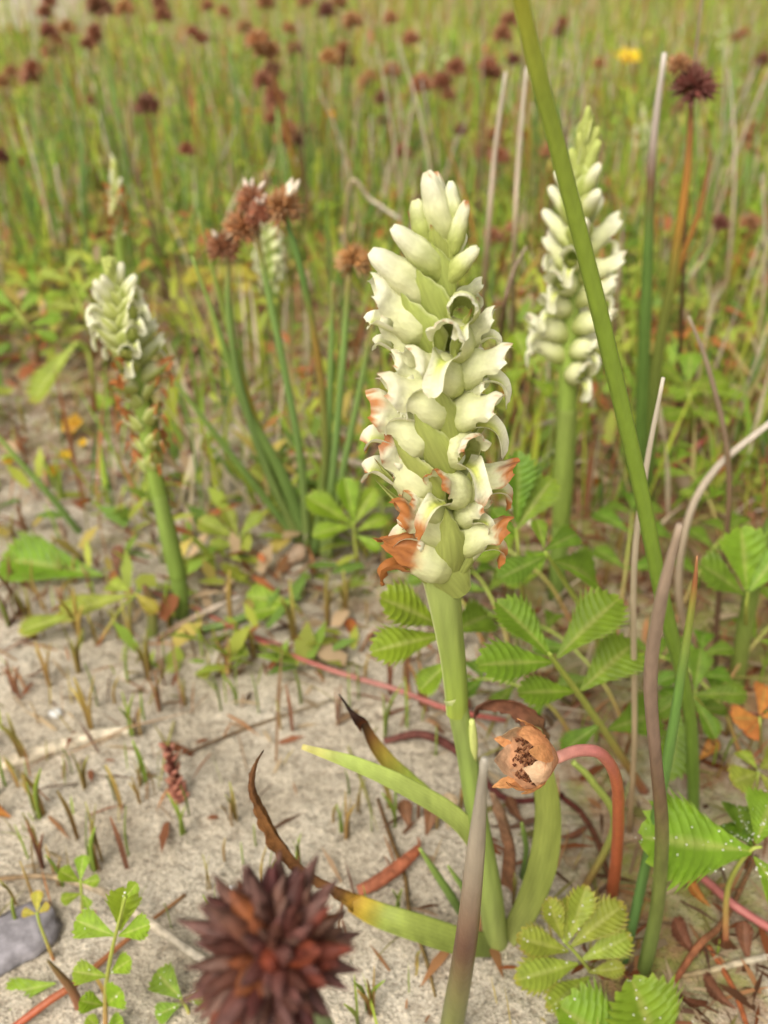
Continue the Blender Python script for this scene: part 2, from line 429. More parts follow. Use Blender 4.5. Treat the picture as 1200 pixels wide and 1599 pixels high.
# ------------------------------------------------------------------ the orchid in focus
def off(x, y, mm):                   # pixel on the stem's upright plane, then mm towards the camera along the same ray
    p = PY(x, y, 0.0); return p+(CAM-p).normalized()*(mm/1000.0)
def main_orchid():
    base = PG(775, 1478)
    t = thing('ladies_tresses_orchid', 'tall sharp orchid with spiral spike of creamy white hooded flowers on thick green stem', 'orchid', base)
    path = [(778, 1502), (767, 1400), (748, 1290), (729, 1180), (714, 1105), (707, 1000), (703, 900), (698, 760), (692, 600), (690, 450), (689, 360), (688, 315)]
    pts = spline([PY(x, y, 0.0) for x, y in path], 48)
    rp = vals([16, 15, 14.5, 14, 14.5, 16, 17, 17, 18, 15, 10, 4], 48)
    mb = MB(); sweep(mb, pts, [wid(r, p) for r, p in zip(rp, pts)], ramp([(0, (0.28, 0.34, 0.08)), (.4, (0.34, 0.40, 0.10)), (.55, (0.32, 0.38, 0.10)), (1, PGREEN)]), prof_round(12), ripple=.02)
    mb.build('stem', M_STEM, t)
    # wrapping leaf sheaths: a scroll that opens at the top
    def sheath(P, R, cols, slit, tip):
        pts = spline([PY(x, y, 0.0) for x, y in P], 22); rr = vals(R, 22); mb = MB(); m = 18
        for i, p in enumerate(pts):
            u = i/21; T = (pts[min(21, i+1)]-pts[max(0, i-1)]).normalized()
            A = T.cross(V((0, -1, 0))).normalized(); Bv = A.cross(T)
            for k in range(m+1):
                a = slit+2*math.pi*k/m
                r = wid(rr[i], p)*(1+.10*k/m)
                lift = tip*max(0, math.cos((k/m-.5)*math.pi*1.0))**2*sm(.75, 1, u) if tip else 0
                mb.v.append(p+A*math.cos(a)*r+Bv*math.sin(a)*r+T*lift*.001)
                c = cols(u); c = lerp(c, sc(c, .8), .5+.5*math.cos(k*2.1)) if 0 < k < m else lerp(c, CREAM, .45)
                if u > .96: c = lerp(c, CREAM, .5)
                mb.c.append(c)
        for i in range(21):
            for k in range(m):
                a = i*(m+1)+k; mb.f.append((a, a+1, a+m+2, a+m+1))
        return mb
    s1 = sheath([(714, 1112), (713, 1085), (708, 1030), (701, 980), (694, 930), (686, 890)], [16, 17, 18.5, 21, 25, 27], ramp([(0, (0.34, 0.40, 0.06)), (.3, (0.28, 0.35, 0.06)), (1, (0.36, 0.41, 0.12))]), 2.9, 6.0)
    s1.build('leaf_sheath', M_BLADE, t)
    s2 = sheath([(778, 1500), (767, 1400), (748, 1290), (730, 1180), (716, 1108), (713, 1095)], [18, 18.5, 16.5, 15, 15.5, 17.5], ramp([(0, (0.34, 0.38, 0.11)), (.5, (0.25, 0.33, 0.07)), (.85, (0.33, 0.40, 0.11)), (1, (0.55, 0.58, 0.26))]), 4.4, 2.0)
    s2.build('leaf_sheath', M_BLADE, t)
    # small nub on the sheath
    mb = MB(); sweep(mb, spline([off(741, 1190, .8), off(739, 1150, 1.5), off(737, 1124, 1.6)], 8), vals([.0004, .0007, .0006, .0004], 8), lambda u: (0.45, 0.48, 0.15), ROUND); mb.build('stipule', M_STEM, t)
    # flowers: base px, mm to camera | tip px, mm | width, stage, brown, lip drop, lip out, roll (deg)
    FL = [
     (690, 372, -1, 671, 271, -.5, 1.0, 'bud', .10, 0, 0, 0, .25),
     (697, 388, 1, 655, 277, 2.2, 1.15, 'bud', .03, 0, 0, 20, .30),
     (687, 350, 1.2, 678, 299, 1.6, 1.5, 'bud', .0, 0, 0, 0, .9),
     (707, 362, 1.2, 697, 284, 1.2, 1.15, 'bud', .0, 0, 0, 0, .5),
     (708, 395, 2, 736, 316, 2.4, 1.05, 'bud', .10, 0, 0, 0, .5),
     (670, 398, .5, 638, 318, 1.2, 1.35, 'bud', .0, 0, 0, 0, .9),
     (692, 436, 2, 606, 366, 4.2, 1.05, 'bud', .0, 0, 0, 0, .45),
     (698, 440, 2.4, 752, 393, 3.4, 1.25, 'bud', .0, 0, 0, 0, .65),
     (672, 476, 2, 571, 406, 4.0, 1.2, 'bud', .0, 0, 0, 0, .15),
     (668, 524, 1.5, 560, 440, 3.4, 1.2, 'open', .0, .05, 0, 0, .15),
     (660, 560, .2, 575, 482, .8, 1.15, 'open', .0, .15, 0, 0, .2),
     (722, 492, 1.5, 722, 468, 8.0, 1.15, 'open', .0, .5, .1, 0, .45),
     (712, 475, -2.5, 757, 422, -3.5, 1.1, 'open', .0, 1.1, .1, 0, .1),
     (712, 545, 1.5, 688, 516, 9.0, 1.2, 'open', .03, 1.1, .1, -8, .35),
     (716, 545, .5, 787, 476, 2.0, 1.1, 'open', .0, 1.0, .0, 0, .25),
     (714, 602, 2.2, 622, 556, 6.6, 1.2, 'open', .0, .9, 0, 0, .25),
     (706, 592, 1.2, 808, 546, 4.0, 1.2, 'open', .03, 1.0, .05, 0, .25),
     (704, 648, 2, 581, 600, 5.2, 1.2, 'open', .08, .4, 0, 0, .2),
     (674, 696, 1.2, 557, 624, 3.2, 1.35, 'open', .16, .25, 0, 0, .1),
     (672, 772, .8, 568, 668, 2.0, 1.3, 'open', .14, .2, 0, 0, .1),
     (706, 655, 2, 794, 622, 6.2, 1.25, 'open', .03, 1.35, .05, 10, .25),
     (712, 712, 2, 752, 690, 9.0, 1.25, 'open', .08, 1.3, .1, 5, .25),
     (708, 770, .6, 818, 726, 3.0, 1.05, 'open', .22, .8, 0, 0, .3),
     (718, 775, 2, 668, 748, 8.4, 1.2, 'open', .18, 1.3, .1, -5, .3),
     (708, 838, 1.2, 600, 792, 5.0, 1.15, 'open', .24, .7, -.05, 0, .3),
     (708, 852, 1.2, 810, 816, 4.2, 1.15, 'open', .27, .8, -.1, 0, .3),
     (702, 888, 1.5, 578, 842, 4.6, 1.1, 'open', .46, .6, 0, 0, .15),
     (676, 604, 1.2, 600, 548, 2.6, 1.2, 'open', .02, .2, 0, 0, .25),
     (690, 690, 1.2, 622, 642, 3.2, 1.15, 'open', .06, .1, 0, 0, .3),
     (684, 742, 1.0, 600, 702, 3.0, 1.2, 'open', .10, .1, 0, 0, .25),
     (690, 806, 2.2, 622, 770, 5.6, 1.2, 'open', .14, .5, 0, 0, .3),
     (714, 628, 1.0, 772, 588, 3.6, 1.1, 'open', .0, .4, 0, 0, .3),
     (714, 812, 1.8, 774, 780, 5.4, 1.2, 'open', .10, .5, 0, 0, .3),
     (692, 866, 1.6, 636, 834, 4.6, 1.2, 'open', .08, .3, 0, 0, .35),
     (716, 882, 1.4, 764, 852, 3.6, 1.1, 'bud', .0, 0, 0, 0, .4),
     # round the back
     (692, 420, -3, 730, 372, -6, 1.0, 'bud', 0, 0, 0, 0, .4),
     (688, 520, -3, 640, 455, -7, 1.1, 'open', .03, 1, 0, 0, .3),
     (696, 600, -3, 752, 545, -7.5, 1.1, 'open', .03, 1, 0, 0, .3),
     (696, 690, -3, 640, 620, -7.5, 1.1, 'open', .1, 1, 0, 0, .3),
     (700, 770, -3, 745, 700, -8, 1.1, 'open', .2, 1, 0, 0, .3),
     (702, 850, -3, 670, 790, -8, 1.0, 'open', .4, 1, 0, 0, .3),
    ]
    for i, (bx, by, bo, tx, ty, to, wsc, st, br, dr, lo, roll, gr) in enumerate(FL):
        B, T = off(bx, by, bo), off(tx, ty, to)
        zh = Matrix.Rotation(math.radians(roll), 4, (T-B).normalized()) @ V((0, -.15, 1))
        if st == 'open':                      # hood axis a little flatter, its tip bends up by itself
            T = T-V((0, 0, .0016*wsc))
        M = frame(B, T, zh, wsc*(1.16 if st == 'open' else 1.0), wsc*(1.14 if st == 'open' else 1.0), t.location)
        f = inst('flower', flower_mesh(st, 100+i, br, gr, .10 if st == 'open' else .06, 18, 17), t, M)
        if st == 'open':
            sx = (T-B).normalized().z; inst('lip', lip_mesh(300+i, br*1.3, dr*.9, lo, min(1.2, max(-.3, sx/math.sqrt(max(.05, 1-sx*sx))))), f)
    BR = [
     (698, 464, 3.2, 674, 380, 3.6, 42, 0, .03), (684, 508, 4, 649, 423, 5.2, 50, 0, .05), (668, 560, 3.2, 622, 462, 5.0, 66, 0, .05),
     (713, 562, 3.8, 739, 482, 5.2, 24, .6, .0), (716, 620, 3.6, 713, 545, 5.0, 26, 0, .0), (706, 698, 4.6, 682, 600, 6.4, 44, 0, .08),
     (694, 745, 4.6, 646, 651, 6.6, 56, 0, .05), (676, 792, 3.2, 610, 688, 5.4, 56, 0, .05), (660, 815, 1, 582, 718, 1.6, 30, .2, .05),
     (652, 820, 0, 582, 747, 0, 16, 0, .05), (708, 896, 4.0, 698, 798, 6.4, 50, 0, .20), (728, 806, 2.6, 748, 716, 3.8, 32, .2, .03),
     (716, 934, 2.8, 650, 860, 5.8, 64, 0, .05), (722, 905, 2.4, 764, 838, 3.4, 34, 0, .05), (690, 420, 2.4, 672, 352, 3.2, 34, .3, .05),
     (664, 420, .5, 634, 330, .5, 26, .6, .05), (672, 480, .5, 622, 395, -.5, 30, .3, .05), (704, 430, 2.6, 704, 350, 2.6, 22, .4, .0),
     (648, 610, .5, 598, 510, .5, 30, 0, .05), (664, 912, 1.6, 634, 888, 1.6, 20, 0, .0), (742, 640, 2, 768, 575, 2, 26, .0, .0),
     (735, 700, 1, 780, 640, 1, 24, .0, .0)]
    for i, (bx, by, bo, tx, ty, to, wp, br, bd) in enumerate(BR):
        B, T = off(bx, by, bo), off(tx, ty, to)
        ax = PY(693, (by+ty)/2, 0.0); mid = (B+T)/2
        zh = ax-mid; zh.z = 0
        ws = wid(wp*1.12, B)/(T-B).length
        inst('bract', bract_mesh(500+i, br, -bd), t, frame(B, T, zh, ws, ws, t.location))
    # basal leaves
    def leaf(P, W, cols, up, name='leaf', mat=M_BLADE, tw=0, rip=.0, n=36, depth=1.0):
        pts = spline(pline(P), n); w_ = vals(W, n); mb = MB()
        sweep(mb, pts, [max(.00008, wid(a, p)) for a, p in zip(w_, pts)], cols, BLADE_F, up, tw, rip, depth)
        return mb.build(name, mat, t)
    LG, LG2 = (0.36, 0.41, 0.10), (0.26, 0.32, 0.07)
    leaf([(768, 1420, 1), (755, 1340, 0), (715, 1280, -2), (640, 1232, -3), (560, 1195, -3), (472, 1166, -2)], [13, 15, 16, 15.5, 14, 11, 4], ramp([(0, LG2), (.4, LG), (.85, (0.36, 0.42, 0.10)), (1, (0.50, 0.42, 0.14))]), (0, -.55, .8), depth=.8)
    lf = leaf([(764, 1400, 6), (735, 1310, 8), (680, 1255, 10), (620, 1205, 12), (585, 1165, 12), (567, 1130, 11)], [7, 9, 12, 14, 12, 8], ramp([(0, LG2), (.55, (0.24, 0.28, 0.04)), (.72, (0.38, 0.27, 0.05)), (.86, (0.26, 0.11, 0.04)), (1, DKBROWN)]), (.5, -.6, .7), depth=1.2, rip=.04)
    leaf([(566, 1134, 11), (560, 1122, 10), (548, 1108, 10), (530, 1084, 11)], [10, 9, 5, 3], ramp([(0, RUST), (.3, DKBROWN), (1, (0.03, 0.022, 0.018))]), (.4, -.6, .7), 'withered_tip', M_DRY, 2.0, .12, 18, 1.6)
    leaf([(778, 1478, -1), (720, 1470, -4), (650, 1448, -5), (590, 1428, -4), (548, 1408, -3)], [15, 20, 21, 20, 18, 14], ramp([(0, (0.16, 0.19, 0.06)), (.25, (0.24, 0.29, 0.06)), (.7, (0.27, 0.32, 0.06)), (.84, (0.42, 0.32, 0.035)), (1, (0.40, 0.22, 0.03))]), (0, -.5, .85), depth=.8)
    leaf([(554, 1410, -3), (515, 1385, -3), (470, 1358, -3), (432, 1310, -5), (412, 1268, -6), (396, 1230, -7), (400, 1195, -8), (412, 1172, -9)], [13, 7, 10, 15, 13, 11, 5, 2], ramp([(0, (0.38, 0.20, 0.03)), (.08, (0.12, 0.05, 0.02)), (.3, (0.13, 0.05, 0.02)), (.5, (0.20, 0.08, 0.03)), (.75, (0.15, 0.06, 0.028)), (.9, (0.17, 0.075, 0.035)), (1, DKBROWN)]), (.5, -.6, .5), 'withered_tip', M_DRY, 2.6, .22, 48, 1.9)
    leaf([(784, 1476, 0), (822, 1420, 1), (850, 1345, 2), (858, 1265, 4), (846, 1190, 6), (832, 1135, 8)], [15, 20, 23, 22, 20, 17], ramp([(0, (0.28, 0.32, 0.09)), (.3, (0.23, 0.28, 0.06)), (.8, (0.25, 0.30, 0.06)), (1, (0.22, 0.19, 0.06))]), (-.5, -.8, .15), depth=.9)
    leaf([(838, 1160, 8), (832, 1128, 8.5), (805, 1104, 10), (770, 1098, 11), (746, 1106, 11), (742, 1120, 11)], [18, 19, 14, 12, 9, 6], ramp([(0, (0.14, 0.09, 0.04)), (.3, (0.16, 0.065, 0.035)), (.7, (0.20, 0.085, 0.05)), (1, (0.09, 0.045, 0.03))]), (0, -.8, .6), 'withered_tip', M_DRY, 1.2, .22, 30, 1.8)
    # dead leaf remains behind the stem base
    leaf([(778, 1470, 6), (792, 1400, 10), (800, 1330, 13), (785, 1270, 15), (770, 1240, 16)], [6, 12, 13, 17, 10], ramp([(0, BROWN), (.5, (0.20, 0.09, 0.05)), (1, (0.32, 0.19, 0.12))]), (-.3, -.8, .3), 'dead_leaf', M_DRY, 1.2, .14, 26, 1.6)
    return t
main_orchid()

# ------------------------------------------------------------------ other orchids, softer behind
HOODS = {}
def spike_orchid(label, P, W, spike_from, n, length, seed, brown_to=0.0, group=None, top_green=True, basey=None, closed=False):
    """P: pixel path base -> top, on the upright plane through the base"""
    r_ = random.Random(seed)
    base = PG(*P[0]) if basey is None else V((PY(P[0][0], P[0][1], basey).x, basey, 0))
    if basey is not None: base.z = gz(base.x, base.y)
    Y = base.y
    t = thing('ladies_tresses_orchid', label, 'orchid', base, group)
    pts = [base-V((0, 0, .001))]+[PY(x, y, Y) for x, y in P[1:]]
    N = 40; sp = spline(pts, N); rr = [max(.0004, wid(a, p)) for a, p in zip(vals(W, N), sp)]
    mb = MB(); sweep(mb, sp, rr, ramp([(0, (0.13, 0.20, 0.04)), (.45, (0.21, 0.30, 0.05)), (.7, (0.25, 0.33, 0.07)), (1, PGREEN)]), prof_round(10)); mb.build('stem', M_STEM, t)
    mb = MB(); k0 = int(N*spike_from*.35); k1 = int(N*spike_from*.95); q = sp[k0:k1]
    if len(q) > 3:
        sweep(mb, q, [a*(.97+.15*math.sin(math.pi*i/(len(q)-1))) for i, a in enumerate(rr[k0:k1])], ramp([(0, (0.20, 0.29, 0.05)), (1, (0.24, 0.32, 0.07))]), prof_round(10)); mb.build('leaf_sheath', M_BLADE, t)
    for i in range(n):
        u = (i+.5)/n; s = spike_from+(1-spike_from)*(u**.9)*.97
        j = min(N-2, int(s*(N-1))); f = s*(N-1)-j; p = sp[j].lerp(sp[j+1], f); T = (sp[j+1]-sp[j]).normalized()
        a = i*2.2+seed
        bud = u > (.58 if not closed else .42); Lf = length*(1-(.38 if closed else .58)*sm(.50, 1, u))*r_.uniform(.92, 1.08)
        el = .35+1.02*sm(.30, .85, u)+r_.uniform(-.10, .10)
        d = V((math.cos(a)*math.cos(el), math.sin(a)*math.cos(el), math.sin(el)))
        br = .5 if brown_to > u+.08 else (.3 if brown_to > u else 0.0)
        if br > .4: el += .45; Lf *= .85; d = V((math.cos(a)*math.cos(el), math.sin(a)*math.cos(el), math.sin(el)))
        if closed and u < .45: Lf *= 1.12
        gk = 2 if br > .4 else 3 if u > (.66 if closed else .70) and top_green else (2 if u > .5 else 1)
        if not top_green: gk = 1
        key = ('bud' if bud else 'open', i % 2, round(min(br, .8)*5)/5, gk)
        if key not in HOODS: HOODS[key] = (flower_mesh(key[0], 900+len(HOODS), key[2], {1: .25, 2: .5, 3: 1.5}[gk], .08, 10, 11, .15), lip_mesh(950+len(HOODS), key[2], .9, 0, .4))
        B = p+d*rr[j]*.4
        fo = inst('flower', HOODS[key][0], t, frame(B, B+d*Lf, (0, 0, 1), 1.1, 1.1, t.location))
        if not bud: inst('lip', HOODS[key][1], fo)
        kb = ('bract', i % 2)
        if kb not in HOODS: HOODS[kb] = bract_mesh(990+i, 0, -.05)
        d2 = V((math.cos(a)*math.cos(el+.3), math.sin(a)*math.cos(el+.3), math.sin(el+.3)))
        B2 = p+d*(rr[j]+.0008)-T*.0016
        if not top_green: Lf *= .6
        inst('bract', HOODS[kb], t, frame(B2, B2+d2*Lf*(.95 if br > .4 else .55 if closed and u < .45 else .95 if u < .45 else .9), (-d.x, -d.y, .3), .70, .70, t.location))
    return t
spike_orchid('soft orchid on bare sand, green tip, white middle and withered brown lower flowers', [(285, 962), (278, 900), (255, 800), (240, 730), (215, 600), (193, 510), (180, 450), (174, 424)], [11, 14, 12, 13, 14, 10, 6, 3], .40, 50, .0086, 3, .32)
spike_orchid('orchid with white lower flowers and green buds partly hidden by the big green stem', [(872, 905), (876, 820), (884, 680), (888, 560), (896, 420), (908, 290), (914, 205)], [13, 14, 15, 15, 13, 10, 4], .45, 38, .0096, 5, 0.0, basey=.100, closed=True)
spike_orchid('small pale orchid spike fading to brown below, far back among green rushes', [(196, 455), (190, 400), (184, 330), (178, 250)], [8, 9, 9, 5], .36, 36, .0072, 8, .62, top_green=False, basey=.25)
spike_orchid('white orchid spike just behind the brown rush seed heads', [(432, 500), (428, 440), (418, 380), (408, 330)], [6, 7, 7, 4], .25, 24, .0084, 9, .0, top_green=False)
FAR_O = 'tiny far white orchid spike blurred in the meadow'
for (a, b, c, d, sd) in [(1004, 300, 1003, 165, 11), (896, 330, 894, 200, 12), (1128, 130, 1130, 10, 13), (690, 180, 692, 55, 14)]:
    spike_orchid(FAR_O, [(a, b), ((a+c)/2, (b+d)/2), (c, d)], [3, 3, 2], .35, 12, .0085, sd, 0, 'far white orchids', False)

# ------------------------------------------------------------------ rushes: stems and seed heads
def floret_into(mb, M, seed, size=1.0, hi=False, tone=0):
    """one rush flower: a pointed capsule hugged by six narrow tepals"""
    r_ = random.Random(seed)
    a0, a1, a2 = [((0.21, .075, .038), (0.33, .135, .065), (0.44, .25, .15)), ((.29, .10, .045), (.42, .18, .08), (.48, .29, .17)), ((.13, .05, .03), (.20, .075, .045), (.32, .18, .12)), ((.04, .010, .009), (.075, .020, .016), (.13, .06, .05)), ((.32, .08, .02), (.16, .04, .02), (.12, .055, .045))][tone]
    def spindle(bx, ang, tilt, L, w, cA, cB, n):
        b0 = len(mb.v)
        X = V((math.cos(tilt), math.sin(tilt)*math.cos(ang), math.sin(tilt)*math.sin(ang)))
        U = X.orthogonal().normalized(); W = X.cross(U)
        sec = [(0, .35), (.35, 1), (.7, .6), (1, 0.06)]
        for s, k in sec:
            for j in range(n):
                an = 2*math.pi*j/n
                mb.v.append(M @ (V((bx, 0, 0))+X*(L*s)+U*(math.cos(an)*w*k)+W*(math.sin(an)*w*k))); mb.c.append(lerp(cA, cB, s))
        for i in range(3):
            for j in range(n):
                a, b = b0+i*n+j, b0+i*n+(j+1) % n; mb.f.append((a, b, b+n, a+n))
    n = 6 if hi else 4
    spindle(0, 0, 0, .85*size, .24 if hi else .17, a0, a1, n)
    for k in range(6):
        spindle(0, k*math.pi/3+r_.uniform(-.2, .2), r_.uniform(.28, .72) if hi else r_.uniform(.22, .55), r_.uniform(.8, 1.08)*size, (.17 if hi else .085), a1, a2 if r_.random() < .5 else a1, 4 if hi else 3)
def head_mesh(seed, n=26, tone=0, lobes=1, pale=False):
    r_ = random.Random(seed); mb = MB(); cs = [V((0, 0, 0))]
    for l in range(lobes-1): cs.append(V((r_.choice([-1, 1])*r_.uniform(.35, .6), r_.uniform(-.2, .2), r_.uniform(.1, .55))))
    for ci, c in enumerate(cs):
        for i in range(n):
            z = 1-1.45*(i+.5)/n; a = i*2.39996+seed; q = math.sqrt(max(0, 1-z*z))
            d = V((q*math.cos(a), q*math.sin(a), z)); d = (d+V((r_.uniform(-.25, .25),)*3)).normalized()
            L = r_.uniform(.38, .52)
            X = d; Z = X.orthogonal(); M = frame(c+d*.08, c+d*(.08+L), Z)
            floret_into(mb, M, seed*50+i, 1.0, False, tone if not (pale and r_.random() < .2) else 1)
        if pale:
            for i in range(3):
                a = r_.uniform(0, 6.28); d = V((math.cos(a)*.6, math.sin(a)*.6, .8)).normalized()
                b0 = len(mb.v)
                sweep(mb, [c+d*.3, c+d*.5, c+d*.68], [.05, .08, .02], (0.62, 0.52, 0.42), prof_round(5))
    return mb.mesh('seed_head', M_HEAD)
HEADS = [head_mesh(1, 22, 0), head_mesh(2, 20, 1), head_mesh(3, 20, 0, 2), head_mesh(4, 18, 1, 2), head_mesh(5, 24, 2)]
HEAD_P = [head_mesh(6, 26, 0, 1, True), head_mesh(7, 24, 1, 3, True), head_mesh(8, 24, 1, 1)]
SG = ramp([(0, (0.15, 0.19, 0.05)), (.4, (0.13, 0.21, 0.055)), (.8, (0.17, 0.26, 0.065)), (1, (0.26, 0.20, 0.06))])
S_GREYTIP = ramp([(0, (0.10, 0.17, 0.03)), (.55, (0.09, 0.16, 0.03)), (.68, (0.13, 0.06, 0.03)), (.74, (0.30, 0.24, 0.20)), (1, (0.46, 0.41, 0.36))])
S_ORANGE = ramp([(0, (0.09, 0.16, 0.03)), (.45, (0.16, 0.17, 0.03)), (.6, (0.36, 0.17, 0.03)), (1, (0.20, 0.09, 0.04))])
S_STRAW = ramp([(0, (0.20, 0.12, 0.06)), (.3, (0.36, 0.27, 0.17)), (1, (0.50, 0.44, 0.36))])
S_BROWN = ramp([(0, (0.10, 0.05, 0.03)), (.5, (0.16, 0.10, 0.06)), (1, (0.28, 0.22, 0.16))])
S_RED = ramp([(0, RED), (.5, PINK), (1, RED)])
S_GREEN = ramp([(0, (0.10, 0.16, 0.04)), (.6, (0.16, 0.24, 0.05)), (1, (0.24, 0.32, 0.07))])
def rush(label, P, wpx, cols, heads=(), group=None, Y=None, name='rush', cat='rush', n=22, mat=M_STEM, ripple=0.0, grounded=True):
    """P pixel path base -> tip [(x, y[, Ymm])]; the base stands on the ground"""
    if len(P[0]) > 2: base = PY(P[0][0], P[0][1], P[0][2]/1000)
    else: base = PG(P[0][0], P[0][1])
    Y = base.y*1000 if Y is None else Y
    pts = [base-V((0, 0, .0015))]+[PY(p[0], p[1], (p[2] if len(p) > 2 else Y)/1000) for p in P[1:]]
    t = thing(name, label, cat, base, group)
    sp = spline(pts, n); w_ = vals(wpx, n)
    mb = MB(); sweep(mb, sp, [max(.00012, wid(a/2, p)) for a, p in zip(w_, sp)], cols, ROUND, ripple=ripple); mb.build('stem', mat, t)
    for (hx, hy, hpx, me, rz) in heads:
        c = PY(hx, hy, Y/1000); s = wid(hpx, c)/.80
        o = inst('seed_head', me, t, Matrix.Translation(c-t.location-V((0, 0, s*.12))) @ Matrix.Rotation(rz, 4, 'Z') @ Matrix.Scale(s, 4))
        # short stalk to heads that sit off the tip
        tip = sp[-1]
        if (c-tip).length > s*.35:
            k = min(range(n), key=lambda q: abs(sp[q].z-(c.z-s)) if q > n*.6 else 9)
            mb = MB(); sweep(mb, spline([sp[k], (sp[k]+c)/2+V((0, 0, -.0005)), c], 6), [.0004]*6, (0.16, 0.10, 0.04), prof_round(5)); mb.build('branch', M_STEM, t)
    return t
H = HEAD_P
rush('green rush topped by a three-lobed brown seed head with pale tips', [(478, 858), (420, 740), (375, 600), (357, 480), (358, 395)], [16, 14, 12, 10, 8], SG, [(350, 380, 50, H[0], 0), (378, 350, 54, H[2], 1), (392, 308, 46, H[0], 2.2)])
rush('green rush with one round brown seed head and white tufts', [(490, 868), (508, 720), (500, 580), (470, 420), (443, 335)], [14, 13, 12, 11, 9], ramp([(0, (.09, .16, .04)), (.4, (.16, .17, .035)), (.55, (.26, .15, .03)), (.7, (.10, .19, .04)), (1, (.12, .22, .05))]), [(441, 318, 62, H[0], 1.2)])
rush('green rush with a ragged rust-brown seed head close by the orchid spike', [(505, 872), (522, 720), (536, 560), (546, 425)], [13, 12, 11, 9], SG, [(551, 402, 52, H[2], 2)])
rush('straight green rush whose tip ends behind the white lit tufts', [(482, 862), (470, 720), (445, 580), (420, 460), (402, 370)], [14, 13, 12, 11, 8], SG, [(402, 335, 36, H[1], 1.7)])
for P, wv, cc, lb in [
    ([(486, 855), (440, 740), (385, 640), (340, 510), (300, 400)], [22, 20, 14, 8, 4], S_GREEN, 'broad dark green rush blade leaning left from the tuft'),
    ([(480, 858), (400, 760), (330, 670), (255, 570)], [12, 12, 10, 4], S_GREEN, 'thin green rush blade arching lowest out of the tuft'),
    ([(512, 874), (535, 740), (560, 620), (582, 500)], [12, 12, 10, 5], SG, 'upright green rush blade between tuft and orchid spike'),
    ([(498, 866), (512, 690), (517, 560), (520, 440)], [12, 12, 10, 4], SG, 'plain upright rush blade in the middle of the tuft'),
    ([(470, 852), (395, 640), (370, 560), (340, 450), (310, 330)], [10, 10, 9, 7, 3], ramp([(0, (.1, .16, .03)), (.3, (.30, .24, .03)), (.6, (.22, .28, .05)), (1, (.2, .26, .06))]), 'yellow-green rush blade leaning left out of the tuft'),
    ([(128, 832), (80, 775), (35, 725), (-20, 660)], [11, 11, 9, 6], S_GREEN, 'dark green blade leaning over yellow flowers on sand')]:
    rush(lb, P, wv, cc)

# the tall stems on the right
rush('thick smooth bright green stem crossing in front of the blurred orchid', [(1086, 1285), (1078, 1120, 22), (1035, 935, 16), (1000, 760, 12), (942, 510, 6), (884, 280, 0), (832, 80, -6), (795, -90, -10)], [19, 20, 24, 25, 27, 27, 27, 26],
     ramp([(0, (.10, .165, .025)), (.3, (.15, .225, .025)), (.55, (.19, .27, .03)), (.8, (.23, .29, .035)), (.93, (.30, .30, .03)), (1, (.30, .28, .03))]), n=44)
rush('blurred purplish dry blade with green foot rising beside fern-like leaf', [(1006, 1515), (1026, 1420, -6), (1034, 1300, -11), (1024, 1180, -17), (1016, 1060, -22), (1032, 940, -27), (1062, 820, -30)], [23, 23, 22, 19, 22, 22, 12],
     ramp([(0, (.15, .20, .05)), (.3, (.17, .19, .05)), (.42, (.20, .12, .07)), (.55, (.26, .17, .13)), (1, (.36, .27, .20))]), n=40, mat=M_BLADE)
rush('slender green blade with burnt orange pointed tip', [(974, 1505), (1000, 1390, 0), (1040, 1200, 2), (1066, 1040, 4), (1083, 930, 6), (1089, 868, 6)], [15, 17, 18, 15, 11, 3],
     ramp([(0, (.07, .13, .04)), (.55, (.10, .19, .035)), (.75, (.18, .19, .03)), (.86, (.22, .08, .03)), (1, (.34, .16, .07))]), n=36)
rush('foreground blade with pale grey dead tip and brown middle', [(690, 1680, -14), (708, 1590, -18), (728, 1470, -25), (743, 1330, -31), (757, 1185, -36)], [40, 38, 36, 30, 12],
     ramp([(0, (.15, .17, .05)), (.30, (.17, .18, .05)), (.40, (.16, .13, .045)), (.50, (.10, .035, .02)), (.58, (.20, .12, .075)), (.72, (.34, .28, .21)), (1, (.30, .27, .22))]), n=30)
rush('thin silver-grey dead stem standing among the green leaves', [(984, 1300), (991, 1150, 28), (990, 900, 26), (1008, 740, 24), (1036, 590, 22)], [9, 9, 10, 10, 6], S_STRAW)
rush('dark brown wiry bent dead stem at the right', [(1118, 1045), (1122, 940), (1138, 800), (1134, 690), (1105, 570), (1076, 494)], [9, 9, 9, 9, 8, 4], S_BROWN)
rush('pale curved straw stalk bending over at the right', [(1132, 1122), (1080, 1010), (1060, 920), (1075, 810), (1120, 730), (1210, 655)], [11, 11, 12, 12, 12, 10], S_STRAW, Y=75)
rush('green rush with silvery tip and brown band behind big stem', [(996, 800), (1004, 600), (1012, 400), (1020, 230), (1038, 82)], [22, 21, 18, 13, 8], S_GREYTIP, Y=140)
rush('leaning rush with dark two-lobed seed head at upper right', [(1010, 790), (1022, 600), (1055, 400), (1075, 250), (1080, 150)], [21, 20, 15, 11, 8], S_ORANGE, [(1085, 128, 62, HEADS[4], 0.5), (1062, 98, 34, HEADS[0], 1)], Y=150)
rush('rush blade turning orange at its tip', [(1004, 800), (1015, 620), (1050, 450), (1092, 330), (1110, 240)], [12, 12, 11, 8, 4], S_ORANGE, Y=155)
rush('tall thin grey stem passing the dark two-lobed seed head', [(1060, 640), (1070, 350), (1080, 150), (1102, -40)], [8, 7, 6, 4], S_BROWN, Y=170)
rush('pale dry rush stem left of the thick green stem', [(745, 600), (760, 400), (772, 250), (790, 112)], [9, 9, 8, 5], S_STRAW, Y=190)
rush('second pale dry rush stem close to the thick green stem', [(800, 590), (803, 400), (810, 250), (823, 104)], [8, 8, 8, 5], S_STRAW, Y=185)
